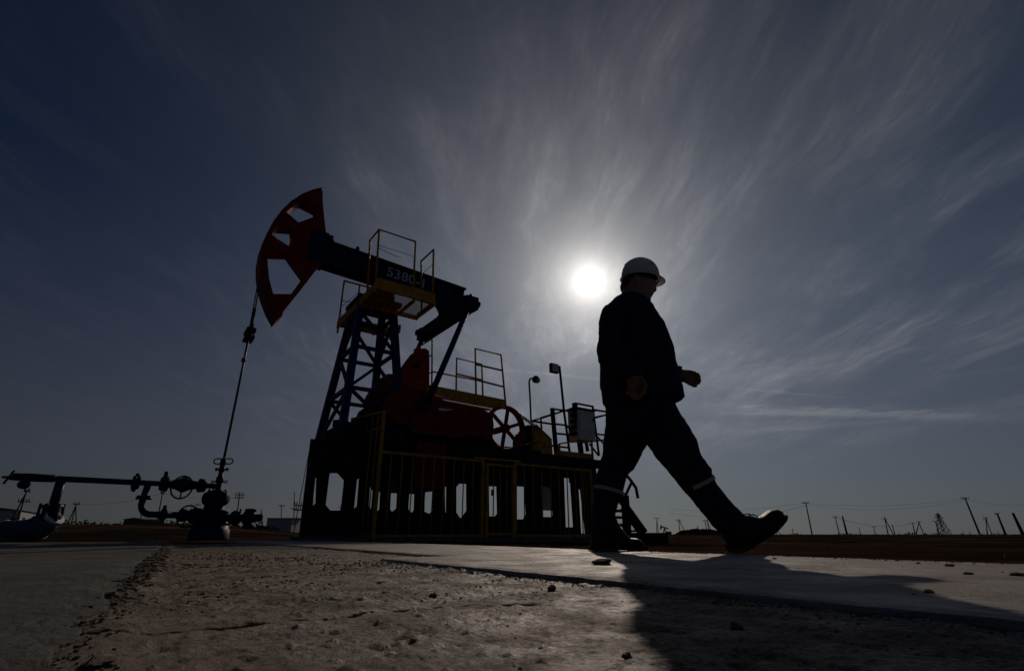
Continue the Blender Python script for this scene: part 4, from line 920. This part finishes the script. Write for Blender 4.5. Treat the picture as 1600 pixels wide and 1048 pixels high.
boot([[((898, 762), (1046, 690), .062), ((935, 815), (1062, 690), .06), ((965, 865), (1090, 700), .056)],
      [((988, 880), (935, 790), .044), ((1015, 888), (990, 720), .05), ((1060, 876), (1052, 690), .054), ((1108, 856), (1092, 694), .054), ((1150, 828), (1138, 704), .054), ((1180, 806), (1162, 690), .055), ((1215, 780), (1200, 662), .054), ((1252, 748), (1243, 655), .048), ((1278, 718), (1274, 668), .032)]],
     [(965, 862), (978, 886), (1000, 911), (1020, 908), (1050, 900), (1070, 882), (1090, 884), (1098, 866), (1120, 856), (1145, 840), (1180, 818), (1222, 790), (1255, 754), (1278, 726), (1285, 700), (1276, 690), (1266, 712), (1240, 748), (1200, 782), (1150, 818), (1100, 848), (1050, 868), (1005, 880), (985, 868)], 2.77, [((1050, 688), (1110, 690)), ((1085, 692), (1138, 698))], .056)
# gloves: palm, curled fingers and a thumb welded into one surface each
def finger(m, pts, r0, r1):
    n = len(pts); m.tube(pts, [r0 + (r1 - r0) * i / (n - 1) for i in range(n)], 10); m.ell(pts[0], XV * r0, YV * r0, UP * r0, 10, 6); m.ell(pts[-1], XV * r1, YV * r1, UP * r1, 10, 6)
    for q in pts[1:-1]: k = r0 * .97; m.ell(q, XV * k, YV * k, UP * k, 10, 6)
mb = MB()                                       # near hand, hanging, fingers curled towards the palm
mb.loft([sec7((368, 772), (466, 768), .036, 2.63), sec7((372, 800), (470, 800), .030, 2.625), sec7((376, 830), (474, 835), .026, 2.62), sec7((372, 858), (472, 858), .024, 2.62)], 18)
for k, (x0, x1, x2, yt) in enumerate(((384, 376, 392, 884), (410, 400, 412, 905), (436, 424, 432, 908), (458, 452, 452, 896))):
    finger(mb, [p7(x0, 846, 2.615), p7(x1, 875, 2.60), p7(x2, yt - 4, 2.605), p7(x2 + 8, yt - 14, 2.63)], .0128, .0098)
finger(mb, [p7(466, 808, 2.60), p7(477, 838, 2.585), p7(470, 868, 2.58), p7(460, 880, 2.585)], .016, .012)
g1_ = mb.build('glove', GLV, body); fine(g1_, .0036, 1)
mb = MB()                                       # far hand, swung forward, loose fist
mb.loft([sec7((674, 806), (684, 738), .034, 3.12), sec7((705, 812), (712, 740), .030, 3.12), sec7((738, 822), (745, 742), .028, 3.12), sec7((765, 822), (778, 752), .026, 3.12)], 18)
for k, (dx, dy) in enumerate(((0, 0), (6, 12), (3, 24), (-6, 36))):
    finger(mb, [p7(752 + dx * .6, 757 + dy, 3.10 + k * .012), p7(787 + dx, 768 + dy * .9, 3.09 + k * .014), p7(792 + dx * .7, 794 + dy * .6, 3.09 + k * .012), p7(768 + dx * .5, 818 + dy * .35, 3.10 + k * .01)], .0132, .0105)
finger(mb, [p7(712, 800, 3.075), p7(742, 818, 3.065), p7(764, 828, 3.07), p7(774, 832, 3.08)], .016, .012)
g2_ = mb.build('glove', GLV, body); fine(g2_, .0036, 1)
# hair, helmet, eyes
mb = MB(); mb.loft([sec7((352, 212), (430, 212), .070), sec7((340, 228), (415, 228), .080), sec7((335, 244), (400, 244), .079), sec7((338, 258), (385, 258), .07), sec7((344, 270), (372, 268), .055)], 20); hr = mb.build('hair', HAIR, body)
# the helmet is modelled about its own tilted axis
hcn = p7(452, 200); hx_ = (p7(575, 196) - p7(336, 180)).normalized(); hu = YV.cross(hx_); hu = hu if hu.z > 0 else -hu
R1 = (p7(563, 176) - p7(343, 176)).length / 2; H1 = (p7(458, 72) - p7(455, 176)).length
def hv(a, b, c): return hcn + hx_ * a + YV * b + hu * c
mb = MB(); prof = [(1.02, -.10), (1.0, 0), (.985, .2), (.93, .42), (.83, .62), (.68, .79), (.48, .92), (.25, .985), (.04, 1.0)]
rings = [[hv(R1 * r * math.cos(t_), R1 * .84 * r * math.sin(t_), H1 * h) for t_ in [2 * math.pi * k / 48 for k in range(48)]] for r, h in prof]
vs = [v for rg in rings for v in rg]; fs = [(i * 48 + k, i * 48 + (k + 1) % 48, (i + 1) * 48 + (k + 1) % 48, (i + 1) * 48 + k) for i in range(len(prof) - 1) for k in range(48)] + [tuple((len(prof) - 1) * 48 + k for k in range(48))]
mb.addm(vs, fs, True)
shell = mb.build('helmet', HELM, body); so = shell.modifiers.new('t', 'SOLIDIFY'); so.thickness = .003; so.offset = -1
vs = []; n = 64                                 # brim: narrow at the back, peaked at the front
for k in range(n):
    t_ = 2 * math.pi * k / n; f = max(0, math.cos(t_)); out = .009 + .027 * f ** 3; drop = -.10 * H1 - .006 * f ** 2.2
    c_, s_ = math.cos(t_), math.sin(t_)
    for rr_, dz in ((R1 * 1.0, -.04 * H1), (R1 * 1.0 + out * .6, drop * .8 - .001), (R1 + out, drop - .006), (R1 + out - .002, drop - .0095), (R1 * .97, -.13 * H1)):
        vs.append(hv(rr_ * c_, rr_ * s_ * .84 + (out * .1 * s_), dz))
fs = [(k * 5 + j, k * 5 + (j + 1) % 5, ((k + 1) % n) * 5 + (j + 1) % 5, ((k + 1) % n) * 5 + j) for k in range(n) for j in range(5)]
MB().addm(vs, fs, True).build('brim', HELM, shell)
m = MB()
m.tube([hv(R1 * r * c, 0, H1 * h) for r, h, c in ((.83, .62, 1), (.68, .79, 1), (.48, .92, 1), (.25, .985, 1), (.04, 1, 1), (.25, .985, -1), (.48, .92, -1), (.68, .79, -1), (.83, .62, -1))], .004, 8)
m.build('ridge', HELM, shell)
m = MB().loft([(hv(-R1 * .93, 0, -.1 * H1), hv(R1 * .92, 0, -.1 * H1), R1 * .79), (hv(-R1 * .93, 0, -.32 * H1), hv(R1 * .88, 0, -.30 * H1), R1 * .78)], 36, cap=False).build('headband', BLK, shell)
m = MB(); m.tube([hv(R1 * .30, -R1 * .865, H1 * .36), hv(R1 * .42, -R1 * .80, H1 * .44), hv(R1 * .52, -R1 * .74, H1 * .42)], .0022, 6); m.build('emblem', BLK, shell)
for sg in (-1, 1): e = p7(522, 234); e.y += sg * .030; MB().ell(e, XV * .011, YV * .011, UP * .011, 12, 8).build('eye', CREAM, body)

# ------------------------------------------------------------------ the plain beyond
CLAY = EARTH
def pole(top, bot, Yd, label, arms=(), struts=(), r=.14, name='power_pole', cat='power pole', group='power poles across the plain', r2=None):
    T = onY(*top, Yd); B = onY(*bot, Yd); B.z = min(B.z, -.3)
    o = thing(name, B, label, cat, group)
    MB().tube([B, T], [r * 1.2, r * .8], 8).build('shaft', POLEW, o)
    for (f, half) in arms:
        c = B.lerp(T, f); m = MB().bar(c - Vector((half, 0, 0)), c + Vector((half, .3, 0)), .12, .12, UP)
        for k in (-1, -.5, .5, 1): q = c + Vector((half * k * .95, 0, .06)); m.cyl(q, q + UP * .32, .06, 6)
        m.build('crossarm', POLEW, o)
    for sx, sy in struts:
        S = onY(sx, sy, Yd); S.z = min(S.z, -.3); MB().tube([S, B.lerp(T, .93)], r * .9, 8).build('strut', POLEW, o)
    return T
def pylon(top, bl, br, Yd, label, name='lattice_pylon'):
    T = onY(*top, Yd); Bl = onY(*bl, Yd); Br = onY(*br, Yd); Bl.z = Br.z = -.3; C_ = (Bl + Br) / 2; hw = (Br - Bl).length / 2
    o = thing(name, C_, label, 'pylon', 'lattice pylons on the horizon')
    m = MB(); cs_ = [Vector((C_.x + i * hw, C_.y + j * hw, -.3)) for i, j in ((-1, -1), (1, -1), (1, 1), (-1, 1))]
    lev = [[c.lerp(T + Vector(((c.x - C_.x) * .08, (c.y - C_.y) * .08, 0)), f) for c in cs_] for f in (0, .22, .42, .6, .75, .88, 1)]
    for i in range(6):
        for k in range(4):
            a, b, c, d = lev[i][k], lev[i + 1][k], lev[i + 1][(k + 1) % 4], lev[i][(k + 1) % 4]
            m.tube([a, b], .12, 5); m.tube([a, c], .07, 5); m.tube([d, b], .07, 5); m.tube([b, c], .07, 5)
    m.build('lattice_mast', POLEW, o)
    for f, h in ((.80, .75), (.92, .5)):
        c = C_.lerp(T, f); m = MB(); L_ = (T - C_).length * .16 * h / .5; m.tube([c - XV * L_, c + XV * L_], .12, 5); m.tube([c - XV * L_, c + UP * 1.0], .07, 5); m.tube([c + XV * L_, c + UP * 1.0], .07, 5); m.build('crossarm', POLEW, o)
    return T
Tz = []
Tz.append(pole(cR(690, 118), cR(718, 256), 130, 'tall bare pole right of the raised boot, wires at its tip', ((.97, .8),)))
Tz.append(pole(cR(1353, 97), cR(1418, 256), 120, 'tallest leaning pole on the right of the plain', ((.96, .9),), r=.17))
pole(cR(813, 178), cR(832, 256), 170, 'left pole of the leaning pair right of the raised boot', ((.97, .7),))
pole(cR(843, 175), cR(864, 256), 165, 'thicker right pole of the leaning pair right of the raised boot', r=.26)
pole(cR(912, 222), cR(920, 256), 300, 'tiny pole left of the two legged mast', r=.2); pole(cR(973, 218), cR(982, 256), 300, 'short pole just left of the two legged mast', ((.9, 1.2),), r=.2)
pole(cR(1018, 178), cR(1035, 256), 230, 'two legged mast with a thin tip midway along the right plain', ((.86, 1.2),), (cR(1058, 256),), r=.2)
pole(cR(1050, 210), cR(1063, 256), 260, 'short pole against the two legged mast', r=.2)
pole(cR(1135, 203), cR(1148, 256), 230, 'single pole left of the A shaped pole', ((.95, 1.2),), r=.2)
pole(cR(1163, 198), cR(1150, 256), 220, 'A shaped pole between the mast and the big pylon', ((.95, 1.0),), (cR(1184, 256),), r=.18)
pole(cR(1230, 195), cR(1248, 256), 200, 'pole standing just left of the big pylon', ((.96, 1),), r=.17)
pylon(cR(1240, 165), cR(1252, 256), cR(1288, 256), 240, 'big lattice pylon on the right of the plain')
pole(cR(1440, 180), cR(1448, 256), 190, 'strutted pole right of the tallest pole', ((.95, .9), (.85, .9)), (cR(1468, 256),), r=.15)
pole(cR(1488, 165), cR(1525, 256), 120, 'leaning pole second from the right edge', ((.97, .5),), r=.2)
pole(cR(1553, 162), cR(1597, 252), 110, 'thick leaning pole nearest the right edge', r=.27)
pole(cR(70, 182), cR(76, 245), 190, 'pole just right of the black steps', ((.95, 1.0),), (cR(67, 245),), r=.12)
pole(cR(160, 185), cR(168, 252), 190, 'pole with a long slanting stay right of the steps', ((.86, 1.2),), (cR(195, 245),), r=.14)
pole(cR(240, 215), cR(243, 240), 160, 'short post on the mound', r=.13)
pole(cR(270, 190), cR(280, 240), 200, 'left pole of the pair by the walker\'s front shin', ((.9, 1.0),), r=.16); pole(cR(279, 190), cR(290, 240), 203, 'right pole of the pair by the walker\'s front shin', (), (cR(302, 240),), r=.14)
pole(cR(566, 230), cR(570, 256), 200, 'strutted pole under the boot sole', (), (cR(590, 256),), r=.12); pole(cR(635, 228), cR(640, 256), 240, 'short pole between boot and tall bare pole', r=.17)
for px in (1345, 1372, 1490): pole(cR(px, 238), cR(px + 6, 256), 420, 'tiny far pole among the larger ones at right', r=.22)
# left side
def tri(top, feet, Yd, lab, **k): return pole(top, feet[0], Yd, lab, k.get('arms', ((.96, 1.0),)), feet[1:], r=k.get('r', .14))
tri(c9(160, 325), [c9(96, 540), c9(38, 540)], 70, 'strutted pole with side arms at the far left', arms=((.97, .35), (.75, .7)), r=.10)
tri(c9(455, 405), [c9(425, 528), c9(388, 528), c9(476, 528)], 95, 'three legged pole left of the wellhead', arms=((.97, .5),), r=.10)
pole(c9(375, 410), c9(352, 528), 120, 'thin pole beside the pipe joint', r=.10)
pole(c9(968, 340), c9(938, 520), 90, 'tall thin pole seen between the two pipes', ((.98, .3),), r=.10)
pole(c9(848, 445), c9(830, 520), 110, 'pole by the pipe elbow', r=.11)
pole(c9(1178, 400), c9(1166, 470), 160, 'far pole above the lower handwheel', ((.93, .8),), r=.10); pole(c9(1143, 405), c9(1138, 470), 180, 'fainter far pole left of the lower handwheel', r=.1)
pole(c9(1428, 335), c9(1406, 540), 100, 'pole with forked arms right of the wellhead', ((.93, .8), (.86, .8)), r=.12)
tri(c9(1558, 440), [c9(1545, 545), c9(1578, 545)], 100, 'strutted pole before the pale shed', arms=(), r=.09)
for px in (1488, 1512, 1528, 1540): pole(c9(px, 515), c9(px, 548), 120, 'low fence post beside the wellhead\'s right valve', r=.08, name='fence_post', cat='post', group='posts right of the wellhead')
pole((440, 788), (442, 812), 150, 'small pole behind the pale shed, left one', ((.95, .8),), r=.14); pole((460, 768), (462, 812), 160, 'thin mast behind the pale shed, right one', ((.6, .9),), r=.14)
pole((484, 700), (461, 812), 60, 'tall thin mast touching the left end of the pump base', ((.35, .5), (.30, .5)), (((472), 812),), r=.045)
pole((632, 770), (628, 812), 140, 'pole seen through the fence', ((.9, 1),), r=.12)
pole((533, 788), (533, 805), 160, 'pole seen through the widest opening of the plinth', ((.9, .8),), r=.12)
# overhead lines
def line(p, q, Y0, Y1, sag, label, r=.022):
    a, b = onY(*p, Y0), onY(*q, Y1); pts = [a.lerp(b, k / 24) - UP * (sag * 4 * (k / 24) * (1 - k / 24)) for k in range(25)]
    o = MB().tube(pts, r, 4).build('power_line', CABLE, org=a); tag(o, label, 'wire', 'overhead wires')
line((1045, 795), cR(690, 120), 150, 130, 1.0, 'wire from the left to the top of the tall bare pole'); line(cR(690, 122), cR(1353, 104), 130, 120, 1.0, 'upper wire between the tall bare pole and the tallest pole')
line(cR(690, 128), cR(1353, 112), 130, 120, 1.5, 'lower wire between the tall bare pole and the tallest pole'); line(cR(1353, 100), (1615, 785), 120, 110, 1.0, 'wire from the tallest pole out of the right edge'); line((1045, 800), cR(690, 132), 150, 130, 2.0, 'lower wire reaching the tall bare pole from the left', .03)
line(cR(813, 180), cR(1135, 205), 170, 230, 2, 'thin wire between the middle poles', .05); line(c9(455, 408), c9(968, 345), 95, 90, 0.6, 'wire between the three legged pole and the tall thin pole', .022); line(c9(968, 343), c9(1428, 372), 90, 100, 0.5, 'wire from the tall thin pole past the wellhead', .022)
# sheds
def shed(p0, p1, zb, Yd, label, dep, skew, roofh, wall=FARW, win=True):
    a = onY(*p0, Yd); b = onY(*p1, Yd + skew); a.z = b.z = -.3; top = onY(p0[0], p0[1], Yd).z; top2 = onY(p1[0], p1[1], Yd + skew).z; h = (top + top2) / 2
    d = (b - a); L_ = d.length; d.normalize(); n = Vector((-d.y, d.x, 0))
    o = thing('shed', (a + b) / 2, label, 'shed')
    c = (a + b) / 2 + n * dep / 2
    MB().box(Vector((c.x, c.y, (h - .3) / 2)), d * L_ / 2, n * dep / 2, UP * ((h + .3) / 2)).build('wall', wall, o)
    m = MB(); m.addm([a + UP * (h + .3) - d * .3 - n * .3, b + UP * (h + .3) + d * .3 - n * .3, b + n * (dep + .3) + UP * (h + .3) + d * .3, a + n * (dep + .3) + UP * (h + .3) - d * .3, a + n * dep / 2 + UP * (h + .3 + roofh) - d * .3, b + n * dep / 2 + UP * (h + .3 + roofh) + d * .3], [(0, 1, 5, 4), (2, 3, 4, 5), (0, 4, 3), (1, 2, 5), (0, 3, 2, 1)])
    m.build('roof', FARD, o)
    for f in ((.3, .7) if win else ()): q = a.lerp(b, f) - n * .04; MB().box(Vector((q.x, q.y, h * .55)), d * L_ * .06, n * .04, UP * (h * .18)).build('window', BLK, o)
    return o
shed(c9(118, 462), c9(225, 448), 0, 85, 'long pale shed at the far left beyond the strutted pole', 6, 12, .4)
shed((418, 808), (457, 810), 0, 75, 'pale windowless block between wellhead and pump base', 3, 0, .1, FARW, False)
shed(c9(862, 500), c9(980, 503), 0, 90, 'low dark shed under the pipe elbow', 4, 4, .3, FARD, False)
# distant pumpjack, mound, bushes
dp = thing('distant_pumpjack', onY(1039, 834, 150), 'tiny dark pumpjack on the horizon just right of the steps', 'pumpjack')
b = onY(1039, 834, 150); b.z = -.2
MB().bar(b - XV * .5, b + UP * 1.9, .2, .2).bar(b + XV * .5, b + UP * 1.9, .2, .2).build('tower', POLEW, dp)
MB().bar(b + Vector((-.8, 0, 2.3)), b + Vector((1.1, 0, 1.7)), .22, .28).build('walking_beam', POLEW, dp)
MB().prism([[(-1.15, 1.4), (-1.1, 2.2), (-.8, 2.8), (-.65, 1.9)]], lambda x, z, t: b + Vector((x, t, z)), -.15, .15).build('horse_head', POLEW, dp)
MB().box(b + Vector((1.0, 0, .5)), XV * .7, YV * .5, UP * .5).build('gearbox', POLEW, dp)
def mound(px, Yd, wd, h, name, mat, label=None, seed=0):
    c = onY(px, 834, Yd); n, m_ = 60, 40; x = np.linspace(-1, 1, n); y = np.linspace(-1, 1, m_); XX, YY = np.meshgrid(x, y)
    hh_ = np.clip(1 - XX ** 2 - YY ** 2, 0, 1) ** .7 * h * (1 + .5 * fbm(XX + seed, YY, 3, 4, 91)); return sheet(name, c.x + XX * wd, c.y + YY * wd * .6, -.35 + hh_, mat)
mound(1096, 120, 6.5, 1.5, 'mound', EARTH, seed=2)
LEAF = paint('dry_scrub_leaves', (.055, .06, .028), .8, vary=.4)
TWIG = paint('scrub_twigs', (.06, .04, .025), .9)
def scrub(m, c, r, h, n):
    for i in range(n):
        a2 = random.uniform(0, 6.283); rad = r * random.random() ** .5; z = random.random() * h * (1 - (rad / r) ** 2 * .6); q = c + Vector((math.cos(a2) * rad, math.sin(a2) * rad, z)); s = random.uniform(.10, .24) * r
        u_ = Vector((random.gauss(0, 1), random.gauss(0, 1), random.gauss(0, 1))).normalized() * s; v_ = u_.orthogonal().normalized() * s * .7
        m.addm([q - u_, q + v_ * .6, q + u_, q - v_ * .6], [(0, 1, 2, 3)])
m = MB()
for i in range(240):                           # scrub on the low bank at left and far right
    px = random.choice([random.uniform(-60, 300), random.uniform(-60, 120), random.uniform(240, 420), random.uniform(1040, 1640)]); Yd = random.uniform(38, 62) if px < 500 else random.uniform(70, 130)
    d = ray(px, 834); p = Vector((d.x / d.y * Yd, Yd, 0)); k = min(1, max(0, (-.36 - d.x / d.y) / .2)); p.z = .42 * k if px < 500 else -.15
    scrub(m, p, random.uniform(.4, 1.3), random.uniform(.3, .9) * (1 if px < 500 else .6), 34)
tag(m.build('scrub', LEAF), kind='stuff')
m = MB()                                       # weeds along the slab edges and round the steps
for i in range(420):
    if i < 150: p = onZ(random.uniform(995, 1060), 852, -.055) + Vector((random.uniform(-.3, .3), random.uniform(-.4, .2), 0))
    else:
        sd = random.uniform(1.3, 2.2); p = F(sd, random.uniform(1.0, 10.5), -.055)
        if random.random() < .5: p += A * random.uniform(0, 6)
    for k in range(5):
        a2 = random.uniform(0, 6.283); h = random.uniform(.008, .035) * (1 if i >= 150 else 1.6); l = Vector((math.cos(a2), math.sin(a2), 0)); b_ = p + l * .01; tpp = b_ + l * h * .7 + UP * h; sd_ = l.cross(UP) * .002
        m.addm([b_ - sd_, b_ + sd_, tpp], [(0, 1, 2)])
tag(m.build('dry_grass', LEAF), kind='stuff')
